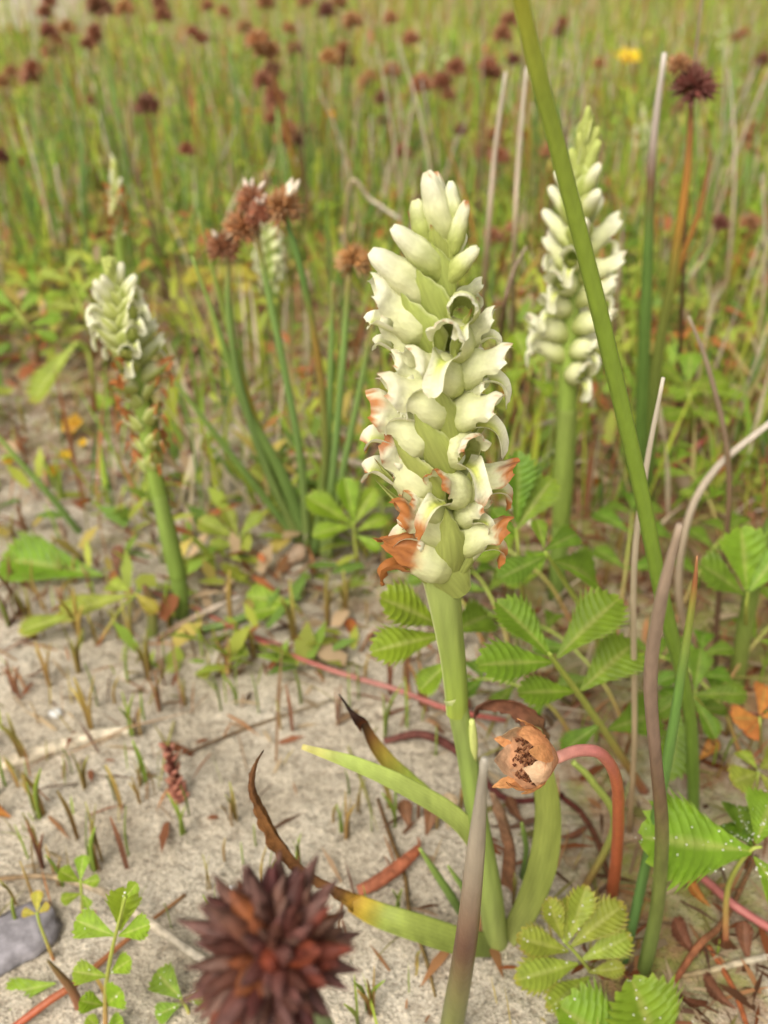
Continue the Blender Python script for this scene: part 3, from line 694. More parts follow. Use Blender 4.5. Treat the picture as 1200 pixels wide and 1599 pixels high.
rush('dark bent stem arching just right of the orchid spike', [(770, 640), (785, 500), (800, 430), (822, 385)], [8, 8, 8, 4], S_BROWN, Y=120)
rush('green and brown stems foot beside the leaf at the far right', [(1150, 1070), (1165, 970), (1185, 880), (1215, 790)], [26, 26, 24, 20], ramp([(0, (.16, .2, .04)), (1, (.12, .19, .035))]))

# blurred foreground seed head, floret by floret
def near_head():
    c = PD(425, 1490, .066)
    base = on_ground(c.x+.010, c.y+.004)
    t = thing('rush', 'large dark brown rush seed head blurred in the foreground', 'rush', base)
    mb = MB(); sp = spline([base-V((0, 0, .001)), base.lerp(c, .5)+V((.004, .001, 0)), base.lerp(c, .85)+V((.0022, .0006, 0)), c], 18)
    sweep(mb, sp, [.0008]*18, ramp([(0, (.12, .2, .06)), (1, (.16, .19, .08))]), ROUND); mb.build('stem', M_STEM, t)
    mb = MB(); sweep(mb, spline([c-V((0, 0, .0028)), c, c+V((0, 0, .0028))], 7), [.0008, .0018, .0025, .0028, .0025, .0018, .0006], DKBROWN, prof_round(10))
    hd = mb.build('seed_head', M_HEAD, t)
    vs_ = []
    for k in range(6):
        m = MB(); floret_into(m, Matrix.Identity(4), 70+k, 1.0, True, [3, 4, 4, 3, 3, 4][k]); vs_.append(m.mesh('floret', M_HEAD))  # orange tone paints the warm light on some florets into their colour
    r_ = random.Random(4); n = 24
    for i in range(n):
        z = 1-1.8*(i+.5)/n; a = i*2.39996; q = math.sqrt(max(0, 1-z*z))
        d = (V((q*math.cos(a), q*math.sin(a), z))+V((r_.uniform(-.2, .2), r_.uniform(-.2, .2), r_.uniform(-.2, .2)))).normalized()
        L = r_.uniform(.0048, .0068); B = c+d*.0009
        inst('floret', vs_[i % 6], hd, frame(B, B+d*L, d.orthogonal(), 1, 1, t.location))
near_head()

# ------------------------------------------------------------------ silverweed leaves
def leaflet_mesh(name, cols, teeth=9, W=.46, seed=0, droop=.12, amp=.20, fold=.16, tip=1.0):
    """unit length; cols = (centre, blade, edge)"""
    r_ = random.Random(seed); mb = MB(); nu = teeth*3; nv = 12
    cc, cb, ce = cols
    for i in range(nu+1):
        u = (i//3+(.04, .55, .97)[i % 3])/teeth if i < nu else 1.0; ph = (0.0, .5, 1.0)[i % 3] if i < nu else 0.0
        prof = max(0.0, math.sin(math.pi*min(1, u**1.12*.96+.035)))**.72
        prof *= (.55+.45*sm(0, .6, u))
        for k in range(nv+1):
            v = -1+2*k/nv; av = abs(v)
            saw = (1-amp*(1-ph)*(av**2.2)*(1-.5*u))
            hw = W*prof*saw*.5*(1+.05*r_.uniform(-1, 1)*(av == 1))
            y = v*hw
            x = .04+u*.82+av*hw*1.10*(1-u*.62)+(.03*ph*av**3)-.03*(1-u)
            pleat = .024*(math.cos(2*math.pi*ph))*math.sin(math.pi*min(1, av*.95+.02))*prof
            z = fold*hw*2*av-.5*fold*hw*av*av+pleat-droop*u*u-.05*av**3*hw
            mb.v.append((x*.97, y, z))
            c = lerp(cc, cb, sm(0, .16, av))
            c = lerp(c, sc(cb, .80), .35*(.5-.5*math.cos(2*math.pi*ph))*sm(.05, .3, av))
            c = lerp(c, ce, sm(.72, 1.0, av)*.8*(.4+.6*r_.random()))
            c = lerp(c, ce, sm(.90, 1.0, u)*.5)
            mb.c.append(c)
    m = nv+1
    for i in range(nu):
        for k in range(nv):
            a = i*m+k; mb.f.append((a, a+m, a+m+1, a+1))
    return mb.mesh(name, M_LEAF)
LC = {
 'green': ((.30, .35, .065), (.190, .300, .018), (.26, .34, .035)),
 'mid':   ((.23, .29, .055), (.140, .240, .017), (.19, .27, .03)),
 'bright':((.34, .40, .08), (.235, .345, .020), (.30, .38, .04)),
 'lime':  ((.36, .39, .08), (.290, .340, .042), (.42, .30, .05)),
 'yellow':((.45, .38, .08), (.400, .350, .045), (.52, .20, .04)),
 'orange':((.45, .25, .06), (.520, .200, .045), (.48, .11, .03)),
 'dead':  ((.26, .13, .07), (.22, .095, .045), (.16, .06, .03)),
 'tan':   ((.50, .40, .28), (.46, .34, .22), (.36, .22, .13)),
 'dull':  ((.24, .30, .08), (.170, .230, .060), (.30, .20, .05)),
}
LM = {}
def leaf_m(col, k=0, kind='n'):
    key = (col, k % 3, kind)
    if key not in LM:
        if kind == 'n': LM[key] = leaflet_mesh('leaflet', LC[col], 9+(k % 3), .54, 40+k, .10+.05*(k % 3), .46)
        elif kind == 'w': LM[key] = leaflet_mesh('leaflet', LC[col], 11, .60, 60+k, .08, .34, .20)
        elif kind == 's': LM[key] = leaflet_mesh('leaflet', LC[col], 6, .62, 80+k, .06, .26, .10)
    return LM[key]
def grains(parent, placed, n, seed):
    """sand grains stuck on leaf blades"""
    r_ = random.Random(seed); mb = MB()
    for M in placed:
        for _ in range(n):
            u, v = r_.uniform(.12, .9), r_.uniform(-.3, .3)
            if r_.random() < .35: v *= .15
            hw = .25*math.sin(math.pi*u)**.6
            p = M @ V((u, v*hw*2.2, .16*abs(v)*hw*2.2-.12*u*u+.020)); r = r_.uniform(.00008, .00022)
            b0 = len(mb.v)
            for q in [(1, 0, 0), (-1, 0, 0), (0, 1, 0), (0, -1, 0), (0, 0, 1), (0, 0, -1)]: mb.v.append(p+V(q)*r); mb.c.append((.75, .73, .68))
            for f in [(0, 2, 4), (2, 1, 4), (1, 3, 4), (3, 0, 4), (2, 0, 5), (1, 2, 5), (3, 1, 5), (0, 3, 5)]: mb.f.append(tuple(b0+i for i in f))
    o = mb.build('sand_grains', M_SHELL, parent, org=V((0, 0, 0))); o['kind'] = 'stuff'
def leaf_plant(label, root, rach, lets, col='green', group=None, stemcol=None, wpx=12, kind='n', grain=0, cat='leaf', name='silverweed_leaf'):
    """root: ground pixel (or None: straight below the first stalk point); rach: [(x,y,Ymm)] ; lets: [(bx,by,Y, tx,ty,Y [,col])]"""
    rp = pline(rach)
    base = PG(*root) if root else on_ground(rp[0].x, rp[0].y)
    t = thing(name, label, cat, base, group)
    sp = spline([base-V((0, 0, .001))]+rp, 22); mb = MB()
    sweep(mb, sp, [max(.00025, wid(wpx/2, p)*(1-.55*i/21)) for i, p in enumerate(sp)], stemcol or ramp([(0, (.34, .10, .06)), (.35, (.32, .33, .07)), (1, (.30, .38, .06))]), ROUND); mb.build('stalk', M_STEM, t)
    Ms = []
    for k, l in enumerate(lets):
        B, T = PY(l[0], l[1], l[2]/1000), PY(l[3], l[4], l[5]/1000)
        cl = l[6] if len(l) > 6 and l[6] else col
        wsc = l[7] if len(l) > 7 else 1.0
        nh = V((.25*math.sin(k*2.3), -.45, .85))
        M = frame(B, T, nh, wsc, 1.0, t.location)
        inst('leaflet', leaf_m(cl, k, kind), t, M); Ms.append(M)
    if grain: grains(t, Ms, grain, 5)
    return t
# the big pinnate leaf right of the orchid
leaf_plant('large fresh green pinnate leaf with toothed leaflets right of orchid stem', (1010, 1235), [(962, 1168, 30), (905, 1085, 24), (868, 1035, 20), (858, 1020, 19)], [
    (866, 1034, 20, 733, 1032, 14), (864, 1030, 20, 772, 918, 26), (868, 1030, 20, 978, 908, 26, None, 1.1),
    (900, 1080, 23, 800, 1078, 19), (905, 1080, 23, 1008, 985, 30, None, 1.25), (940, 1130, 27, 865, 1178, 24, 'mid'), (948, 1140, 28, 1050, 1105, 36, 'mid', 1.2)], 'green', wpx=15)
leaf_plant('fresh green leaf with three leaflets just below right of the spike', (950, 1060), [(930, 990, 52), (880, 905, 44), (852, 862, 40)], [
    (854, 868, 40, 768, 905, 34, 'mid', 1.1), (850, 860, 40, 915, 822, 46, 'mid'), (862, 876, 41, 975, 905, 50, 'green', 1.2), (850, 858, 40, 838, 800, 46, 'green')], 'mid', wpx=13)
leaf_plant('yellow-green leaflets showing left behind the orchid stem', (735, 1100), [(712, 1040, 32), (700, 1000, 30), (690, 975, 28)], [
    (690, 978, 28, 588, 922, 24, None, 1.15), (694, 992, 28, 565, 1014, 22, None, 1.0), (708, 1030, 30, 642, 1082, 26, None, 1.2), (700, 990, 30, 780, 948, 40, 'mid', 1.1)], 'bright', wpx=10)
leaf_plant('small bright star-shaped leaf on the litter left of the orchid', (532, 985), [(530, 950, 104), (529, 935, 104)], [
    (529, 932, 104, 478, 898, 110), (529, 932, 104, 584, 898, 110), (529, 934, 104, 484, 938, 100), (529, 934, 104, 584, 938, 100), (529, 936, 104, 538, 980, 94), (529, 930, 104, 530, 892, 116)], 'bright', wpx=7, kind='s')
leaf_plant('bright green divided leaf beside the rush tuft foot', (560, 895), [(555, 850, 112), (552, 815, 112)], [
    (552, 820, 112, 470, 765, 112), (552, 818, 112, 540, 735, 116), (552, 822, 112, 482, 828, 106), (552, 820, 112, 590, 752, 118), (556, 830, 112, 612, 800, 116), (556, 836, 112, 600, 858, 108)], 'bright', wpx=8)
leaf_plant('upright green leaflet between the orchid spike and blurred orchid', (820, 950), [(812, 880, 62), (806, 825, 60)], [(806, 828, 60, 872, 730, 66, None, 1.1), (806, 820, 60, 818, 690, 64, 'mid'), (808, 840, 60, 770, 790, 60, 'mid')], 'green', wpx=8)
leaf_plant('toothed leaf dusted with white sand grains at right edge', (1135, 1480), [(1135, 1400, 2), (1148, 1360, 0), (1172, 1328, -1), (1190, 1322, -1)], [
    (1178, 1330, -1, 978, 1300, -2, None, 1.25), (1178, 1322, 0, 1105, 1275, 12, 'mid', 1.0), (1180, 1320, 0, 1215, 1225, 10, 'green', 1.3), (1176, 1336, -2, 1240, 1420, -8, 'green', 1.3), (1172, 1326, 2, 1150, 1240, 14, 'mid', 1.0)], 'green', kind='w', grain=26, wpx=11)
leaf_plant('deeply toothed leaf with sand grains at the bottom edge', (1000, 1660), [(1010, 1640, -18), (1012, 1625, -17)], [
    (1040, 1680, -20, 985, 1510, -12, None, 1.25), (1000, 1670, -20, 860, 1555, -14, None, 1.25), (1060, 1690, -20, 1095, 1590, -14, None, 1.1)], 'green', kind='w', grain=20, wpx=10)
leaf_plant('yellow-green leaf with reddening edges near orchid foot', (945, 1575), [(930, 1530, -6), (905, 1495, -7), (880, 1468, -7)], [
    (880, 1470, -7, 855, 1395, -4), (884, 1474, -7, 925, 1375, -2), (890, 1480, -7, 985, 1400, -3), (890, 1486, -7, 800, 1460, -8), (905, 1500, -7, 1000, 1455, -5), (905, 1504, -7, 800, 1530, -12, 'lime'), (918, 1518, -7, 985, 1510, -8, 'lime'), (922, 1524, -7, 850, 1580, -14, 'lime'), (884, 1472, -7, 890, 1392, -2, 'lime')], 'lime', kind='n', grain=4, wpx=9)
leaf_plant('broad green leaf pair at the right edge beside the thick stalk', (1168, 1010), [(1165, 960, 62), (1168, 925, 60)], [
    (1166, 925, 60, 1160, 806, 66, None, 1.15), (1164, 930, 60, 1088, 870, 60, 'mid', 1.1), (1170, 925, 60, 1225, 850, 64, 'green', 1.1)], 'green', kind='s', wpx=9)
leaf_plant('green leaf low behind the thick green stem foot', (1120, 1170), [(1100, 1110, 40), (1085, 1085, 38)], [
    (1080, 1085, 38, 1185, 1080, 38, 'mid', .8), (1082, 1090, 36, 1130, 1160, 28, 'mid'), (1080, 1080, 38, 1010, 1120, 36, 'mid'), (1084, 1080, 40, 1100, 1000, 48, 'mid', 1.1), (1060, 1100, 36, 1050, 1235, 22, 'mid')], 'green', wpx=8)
leaf_plant('orange autumn leaf at the right edge', (1190, 1170), [(1188, 1140, 34), (1186, 1120, 34)], [(1186, 1122, 34, 1140, 1120, 30), (1186, 1118, 34, 1200, 1060, 42), (1188, 1120, 34, 1235, 1110, 36), (1186, 1124, 34, 1165, 1150, 28)], 'orange', wpx=6, kind='s')
leaf_plant('yellowing leaf below the orange leaf at right edge', (1180, 1260), [(1182, 1230, 22), (1184, 1205, 22)], [(1184, 1206, 22, 1140, 1222, 16), (1184, 1202, 22, 1150, 1165, 28), (1186, 1200, 22, 1230, 1180, 28), (1186, 1206, 22, 1215, 1240, 18)], 'lime', wpx=6, kind='s')
leaf_plant('green leaves above the red runner at right', (1080, 690), [(1078, 640, 165), (1075, 605, 165)], [(1075, 605, 165, 1150, 590, 170), (1075, 608, 165, 1020, 560, 170), (1075, 600, 165, 1080, 540, 175), (1078, 640, 165, 1125, 655, 160), (1078, 640, 165, 1030, 650, 160)], 'green', kind='s', wpx=7)
leaf_plant('pale green leaf behind upper part of spike at right', (832, 660), [(828, 600, 150), (826, 570, 150)], [(826, 570, 150, 800, 510, 156), (826, 570, 150, 870, 540, 152), (826, 575, 150, 790, 590, 146), (828, 590, 150, 870, 620, 148)], 'bright', kind='s', wpx=7)
# small herbs at the lower left
leaf_plant('small herb with oval green leaflets at bottom left', (165, 1640), [(165, 1560, -14), (172, 1500, -14), (186, 1440, -14), (196, 1400, -14)], [
    (182, 1462, -14, 106, 1432, -12), (188, 1455, -14, 196, 1378, -12), (184, 1462, -14, 240, 1440, -14), (170, 1525, -14, 104, 1515, -14), (172, 1520, -14, 208, 1495, -14), (164, 1570, -14, 120, 1562, -16), (166, 1570, -14, 190, 1546, -16), (160, 1610, -15, 132, 1585, -14), (162, 1612, -15, 195, 1590, -15), (194, 1405, -14, 216, 1375, -13)], 'bright', kind='s', wpx=9, grain=1)
leaf_plant('tiny three-leaved green sprig above the curved straw', (128, 1440), [(128, 1400, 2), (126, 1375, 2)], [(126, 1376, 2, 130, 1328, 6), (126, 1378, 2, 88, 1356, 2), (126, 1378, 2, 160, 1374, 2), (128, 1395, 2, 90, 1408, 0), (128, 1395, 2, 142, 1420, 0)], 'bright', kind='s', wpx=6)
leaf_plant('green lobed leaf lying beside the dark foreground seed head', (300, 1590), [(290, 1570, -12), (284, 1560, -12)], [(286, 1562, -12, 236, 1510, -8, None, 1.2), (290, 1560, -12, 335, 1556, -12, None, 1.2), (286, 1566, -12, 235, 1590, -14, None, 1.1)], 'green', kind='s', wpx=7, grain=6)
leaf_plant('narrow green leaf at the bottom left corner', (40, 1590), [(45, 1565, -8), (60, 1550, -8)], [(90, 1535, -8, -10, 1556, -9, None, .7), (60, 1550, -8, 15, 1600, -14, None, .9), (60, 1556, -8, 60, 1600, -12, None, .8)], 'bright', kind='s', wpx=6, grain=3)
leaf_plant('tiny yellowish sprig by the grey stone', (85, 1500), [(65, 1450, -1), (58, 1425, 0)], [(58, 1425, 0, 58, 1385, 3), (58, 1427, 0, 30, 1424, 0), (58, 1427, 0, 80, 1410, 1)], 'yellow', kind='s', wpx=6)
# left mid
leaf_plant('large dull green leaf lying at the left edge on sand', (90, 925), [(110, 905, 108), (140, 895, 107)], [(165, 900, 106, -30, 860, 112, None, .8)], 'green', kind='w', wpx=7, grain=10)
leaf_plant('yellowish green drooping leaf below the dull leaf at left edge', (150, 1005), [(190, 950, 84), (215, 925, 84)], [(210, 928, 84, 60, 962, 84, None, .6), (120, 960, 84, 10, 985, 78, None, .7), (210, 925, 84, 250, 960, 80, 'yellow'), (205, 925, 84, 160, 905, 90, 'lime')], 'lime', kind='n', wpx=7)
leaf_plant('yellow-green upright leaves beside the soft orchid stem', (385, 900), [(378, 870, 118), (372, 840, 118)], [(372, 842, 118, 300, 805, 120), (372, 840, 118, 350, 785, 124), (374, 840, 118, 410, 790, 122), (376, 850, 118, 320, 850, 114)], 'lime', wpx=7, kind='n')
leaf_plant('single bright leaflet at the edge of the bare sand', (475, 960), [(462, 945, 92), (452, 940, 92)], [(455, 942, 92, 372, 928, 94, None, 1.0), (455, 945, 92, 378, 958, 88, None, .8)], 'bright', kind='s', wpx=7)
leaf_plant('small round leaf behind the soft orchid spike', (160, 680), [(160, 650, 190), (158, 630, 190)], [(150, 612, 190, 172, 640, 186, None, 1.4)], 'bright', kind='s', wpx=6)
leaf_plant('long yellowish withered leaf bent down at the left', (150, 640), [(145, 590, 205), (135, 545, 205), (115, 535, 202)], [(125, 530, 203, 28, 640, 185, None, .7)], 'lime', kind='n', wpx=9)
leaf_plant('yellowish pinnate leaf standing behind the soft orchid', (150, 560), [(140, 510, 250), (118, 460, 250), (100, 420, 250)], [(138, 505, 250, 190, 470, 255), (130, 485, 250, 70, 470, 250), (118, 460, 250, 165, 420, 255), (110, 440, 250, 50, 420, 252), (104, 425, 250, 120, 380, 258), (140, 510, 250, 85, 520, 246)], 'lime', kind='n', wpx=9)
leaf_plant('green pinnate leaf at the left behind bent leaf', (60, 560), [(50, 520, 240), (20, 480, 240)], [(45, 510, 240, 100, 490, 245), (30, 490, 240, 60, 450, 245), (20, 480, 240, -20, 450, 245), (30, 490, 240, -10, 500, 240), (48, 515, 240, 95, 530, 238)], 'green', kind='n', wpx=8)

# generic pinnate leaves further back (each a thing with leaflets)
def far_leaf(base, az, L, pairs, col, label, group):
    t = thing('silverweed_leaf', label, 'leaf', base, group)
    r_ = random.Random(int(base.x*9999)+int(base.y*7777))
    d = V((math.cos(az), math.sin(az), 0)); el = r_.uniform(.5, .9)
    P = [base-V((0, 0, .001)), base+d*L*.3+V((0, 0, L*.5*el)), base+d*L*.7+V((0, 0, L*.75*el)), base+d*L+V((0, 0, L*.72*el))]
    sp = spline(P, 14); mb = MB(); sweep(mb, sp, [.0006-.0003*i/13 for i in range(14)], ramp([(0, (.30, .12, .06)), (.5, (.3, .34, .07)), (1, (.3, .38, .06))]), prof_round(5)); mb.build('stalk', M_STEM, t)
    side = V((-d.y, d.x, 0))
    for k in range(pairs):
        u = .42+.52*k/max(1, pairs-1); p = sp[min(13, int(u*13))]; ll = L*(.24+.16*math.sin(math.pi*(k+1)/(pairs+1)))*r_.uniform(.9, 1.1)
        for s in (-1, 1):
            q = p+(side*s*.85+d*.5+V((0, 0, r_.uniform(-.1, .3)))).normalized()*ll
            inst('leaflet', leaf_m(col, k, 'n'), t, frame(p, q, (0, -.2, 1), 1.05, 1, t.location))
    p = sp[-1]; inst('leaflet', leaf_m(col, 1, 'n'), t, frame(p, p+(d+V((0, 0, .1))).normalized()*L*.36, (0, -.2, 1), 1.05, 1, t.location))
r_ = random.Random(21); cnt = 0
FLG = {'green': 'blurred green pinnate leaf low in the meadow behind', 'bright': 'blurred bright green pinnate leaf low in the meadow behind', 'lime': 'blurred yellow-green pinnate leaf low in the meadow behind', 'mid': 'blurred deep green pinnate leaf low in the meadow behind', 'yellow': 'blurred yellow pinnate leaf low in the meadow behind', 'orange': 'blurred orange pinnate leaf low in the meadow behind'}
for i in range(80):
    y = r_.choice([r_.uniform(330, 700), r_.uniform(180, 480)]); x = r_.uniform(-60, 1260)
    if x < 560 and y > 500 and r_.random() < .8: continue
    b = PG(x, y)
    cl = r_.choice(['green', 'bright', 'lime', 'bright', 'mid', 'lime', 'yellow', 'orange' if r_.random() < .4 else 'lime'])
    far_leaf(b, r_.uniform(0, 6.28), r_.uniform(.025, .05), r_.choice([2, 3, 3]), cl, FLG[cl], 'blurred %s leaves behind' % cl)

r_ = random.Random(77)
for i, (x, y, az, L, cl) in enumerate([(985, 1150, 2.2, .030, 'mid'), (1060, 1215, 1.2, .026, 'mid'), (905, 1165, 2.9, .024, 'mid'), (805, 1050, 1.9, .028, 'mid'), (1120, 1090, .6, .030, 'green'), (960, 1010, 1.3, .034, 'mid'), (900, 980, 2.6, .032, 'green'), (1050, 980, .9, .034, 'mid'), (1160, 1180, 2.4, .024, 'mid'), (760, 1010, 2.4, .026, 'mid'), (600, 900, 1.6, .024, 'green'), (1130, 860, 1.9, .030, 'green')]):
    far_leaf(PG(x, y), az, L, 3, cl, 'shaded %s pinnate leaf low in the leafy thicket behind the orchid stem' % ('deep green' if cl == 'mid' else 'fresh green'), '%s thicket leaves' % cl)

# ------------------------------------------------------------------ dried silverweed fruit on its pink stalk
def dried_fruit():
    base = PG(957, 1392)
    t = thing('dried_flower_head', 'dried orange papery seed cup on arching pink-red stalk', 'seed head', base)
    Yf = -.020
    P = [base-V((0, 0, .001))]+[PY(x, y, Y/1000) for x, y, Y in [(963, 1340, 4), (966, 1270, -6), (962, 1215, -12), (940, 1178, -16), (905, 1172, -18), (868, 1184, -20)]]
    sp = spline(P, 34); mb = MB(); sweep(mb, sp, [wid(9.5, p) for p in sp], ramp([(0, (.40, .09, .035)), (.5, (.42, .10, .05)), (.75, (.46, .15, .14)), (1, (.45, .20, .16))]), prof_round(10), ripple=.03); mb.build('stalk', M_STEM, t)
    at = PY(866, 1185, Yf); ax = (PY(788, 1183, Yf-.002)-at).normalized()     # cup opens to the left and a little forward
    R = wid(50, at); Lc = wid(84, at)
    U = ax.cross(V((0, 0, 1))).normalized(); W = U.cross(ax)
    mb = MB(); nn = 16; mm = 8
    for i in range(mm+1):
        s = i/mm*.62
        for k in range(nn):
            a = 2*math.pi*k/nn; r = R*math.sin(math.pi*(.04+.55*s))**.75*(1+.05*math.cos(5*a))
            mb.v.append(at+ax*(s*Lc)+(U*math.cos(a)+W*math.sin(a))*r); mb.c.append(lerp((.54, .24, .13), (.62, .36, .20), s+.1*random.random()))
    for i in range(mm):
        for k in range(nn):
            a, b = i*nn+k, i*nn+(k+1) % nn; mb.f.append((a, b, b+nn, a+nn))
    cup = mb.build('cup', M_SEPAL, t)
    def sepal(ang, L, wv, curl, col, name, start=.42):
        mb = MB(); nu, nv = 10, 8
        for i in range(nu+1):
            u = i/nu; s = start+u*L
            ww = wv*tab([(0, .95), (.3, 1), (.6, .75), (.85, .35), (1, .03)], u)
            for k in range(nv+1):
                v = -1+2*k/nv; a = ang+v*ww
                r = R*math.sin(math.pi*min(.97, .04+.55*min(s, .72)))**.75*(1.02-curl*u*u)+.00025*random.random()
                mb.v.append(at+ax*(s*Lc)+(U*math.cos(a)+W*math.sin(a))*r); mb.c.append(lerp(col[0], col[1], u*.8+.2*abs(v)))
        for i in range(nu):
            for k in range(nv):
                a = i*(nv+1)+k; mb.f.append((a, a+1, a+nv+2, a+nv+1))
        mb.build(name, M_SEPAL, t)
    PA = ((.60, .34, .19), (.68, .50, .33)); OR = ((.62, .27, .11), (.68, .34, .14))
    for k in range(5):
        sepal(.35+k*2*math.pi/5, [.62, .66, .50, .60, .66][k], .58, [.35, .05, .45, .30, .40][k], [PA, OR, PA, OR, PA][k], 'sepal')
    for k in range(5):
        sepal(.35+(k+.5)*2*math.pi/5, [.50, .72, .55, .62, .5][k], .26, [-.15, -.30, -.1, -.25, -.2][k], OR, 'bractlet', .40)
    r_ = random.Random(3); mb = MB()
    c0 = at+ax*(.42*Lc)
    for i in range(170):
        a, rr = r_.uniform(0, 6.28), R*.82*math.sqrt(r_.random())
        p = c0+(U*math.cos(a)+W*math.sin(a))*rr+ax*(r_.uniform(0, .26)*Lc*(1-.3*rr/R)); s = R*r_.uniform(.035, .075); b0 = len(mb.v); cc = lerp((.10, .03, .02), (.22, .08, .04), r_.random())
        for q in [(1, 0, 0), (-1, 0, 0), (0, 1, 0), (0, -1, 0), (0, 0, 1.6), (0, 0, -1.6)]: mb.v.append(p+V((q[0]*r_.uniform(.6, 1.4), q[1]*r_.uniform(.6, 1.4), q[2]*r_.uniform(.5, 1.3)))*s); mb.c.append(cc)
        for f in [(0, 2, 4), (2, 1, 4), (1, 3, 4), (3, 0, 4), (2, 0, 5), (1, 2, 5), (3, 1, 5), (0, 3, 5)]: mb.f.append(tuple(b0+j for j in f))
    o = mb.build('seeds', M_DRY, t); o['kind'] = 'stuff'
dried_fruit()

# ------------------------------------------------------------------ runners, straws, dead stalks lying about
def lying(name, label, cat, P, wpx, cols, lift=.0006, mat=M_DRY, group=None, n=30, prof=ROUND, depth=1.0, ripple=.05):
    pts = []
    for p in P:
        g = PG(p[0], p[1]); 
        if len(p) > 2: g = PG(p[0], p[1], p[2]/1000)
        pts.append(g+V((0, 0, lift)))
    sp = spline(pts, n); mb = MB(); w_ = vals(wpx, n)
    sweep(mb, sp, [wid(a/2, p) for a, p in zip(w_, sp)], cols, prof, (0, 0, 1), 0, ripple, depth)
    o = mb.build(name, mat, None, org=pts[0]); tag(o, label, cat, group); return o
lying('runner', 'long thin pink runner crossing the sand behind orchid stem', 'runner', [(370, 985, 2), (430, 1015, 4), (520, 1050, 5), (620, 1080, 4), (700, 1110, 3), (790, 1128, 1)], [4, 6, 8, 9, 9, 8], lambda u: lerp((.34, .14, .11), (.36, .10, .075), .5+.5*math.sin(u*9)), mat=M_STEM)
lying('runner', 'red runner on the litter at lower right', 'runner', [(1080, 1360), (1110, 1385, 2), (1150, 1420, 3), (1230, 1470)], [12, 13, 14, 14], lambda u: PINK, mat=M_STEM)
lying('runner', 'red runner rising behind the leaves at right', 'runner', [(1010, 745, 3), (1050, 730, 4), (1100, 690, 8), (1160, 650, 8), (1230, 625, 3)], [9, 10, 11, 11, 10], lambda u: lerp(RED, PINK, u), mat=M_STEM)
lying('runner', 'orange-red runner at the left edge behind yellowish leaf', 'runner', [(-30, 410, 3), (30, 425, 6), (60, 445, 4), (130, 500)], [8, 8, 8, 7], lambda u: lerp(ORANGE, RED, u), mat=M_STEM)
lying('runner', 'dull red runner in the shadow of the soft orchid', 'runner', [(215, 920), (290, 945, 2), (370, 985, 1), (440, 1010)], [5, 6, 6, 5], lambda u: (.28, .09, .06), mat=M_STEM)
lying('runner', 'dark red runner at the bottom left under leaves', 'runner', [(20, 1610), (80, 1565, 2), (125, 1535, 2), (200, 1470, 1), (290, 1400)], [12, 13, 12, 8, 5], lambda u: lerp(RED, (.25, .12, .05), u), mat=M_STEM)
lying('straw', 'thick pale straw lying on sand at the left edge', 'straw', [(-30, 1212), (60, 1180), (140, 1155), (225, 1140)], [24, 25, 24, 14], lambda u: lerp((.56, .47, .34), (.62, .55, .42), u))
lying('straw', 'curved pale straw arching towards the dark seed head', 'straw', [(-10, 1376), (80, 1372, 3), (160, 1395, 6), (230, 1440, 5), (325, 1508)], [7, 9, 13, 16, 14], S_STRAW)
lying('straw', 'pinkish-grey straw leaning on sand by the soft orchid foot', 'straw', [(246, 1002), (290, 975, 2), (330, 955, 4), (376, 934, 6)], [10, 11, 11, 9], S_STRAW)
lying('straw', 'grey straw bit behind the spike at its right', 'straw', [(776, 790), (790, 790, 18), (815, 808, 20), (852, 842, 18)], [8, 10, 9, 7], S_STRAW)
lying('straw', 'grey bent straw between spike and blurred orchid', 'straw', [(800, 712), (812, 695, 10), (840, 668, 14), (885, 655, 14)], [8, 8, 8, 7], S_STRAW)
lying('straw', 'pale straw poking out left of the spike', 'straw', [(455, 745), (456, 715, 10), (520, 718, 14), (590, 735, 14), (640, 760, 6)], [6, 9, 9, 9, 7], S_STRAW)
lying('straw', 'thin straw on the sand right of red bud scale', 'straw', [(290, 1180), (360, 1150), (430, 1125), (520, 1095)], [4, 5, 5, 4], S_BROWN)
lying('twig', 'orange dead stalk on sand left of orchid foot', 'twig', [(560, 1395), (590, 1380, 1), (625, 1355, 2), (655, 1328, 3)], [18, 22, 22, 15], lambda u: lerp((.40, .16, .08), (.34, .12, .05), u))
lying('twig', 'thin dark stem lying down towards the orchid foot', 'twig', [(590, 1250), (610, 1310), (632, 1370), (640, 1430), (665, 1500), (680, 1560)], [5, 7, 7, 7, 6, 4], lambda u: lerp(BROWN, (.2, .13, .05), u))
lying('twig', 'brown curved stem under the pink stalk', 'twig', [(880, 1250), (905, 1270, 2), (930, 1310, 2), (950, 1370)], [9, 10, 10, 8], lambda u: lerp(MAROON, BROWN, u))
lying('twig', 'reddish dead stalk behind the orchid stem foot', 'twig', [(600, 1160), (660, 1150, 2), (720, 1180, 3), (790, 1250), (880, 1245)], [10, 14, 14, 10, 9], lambda u: lerp((.16, .07, .05), MAROON, u))
lying('twig', 'brown forked stalk on litter at bottom right', 'twig', [(1050, 1540), (1090, 1480, 2), (1130, 1440, 2), (1180, 1340)], [9, 12, 10, 6], lambda u: lerp((.30, .12, .05), (.2, .12, .05), u))
lying('twig', 'orange dead stem curling at the bottom right corner', 'twig', [(1105, 1480), (1130, 1520), (1150, 1560), (1170, 1620)], [8, 9, 9, 8], lambda u: (.30, .10, .035))
lying('twig', 'pale grey twig at the bottom right', 'twig', [(1050, 1530), (1110, 1518), (1160, 1505), (1230, 1490)], [6, 10, 11, 9], S_STRAW)
lying('twig', 'green stalk lying flat behind the bare sand patch', 'twig', [(300, 990), (360, 975, 1), (420, 950, 2), (470, 935, 2)], [12, 14, 12, 9], lambda u: (.13, .2, .045), mat=M_STEM)
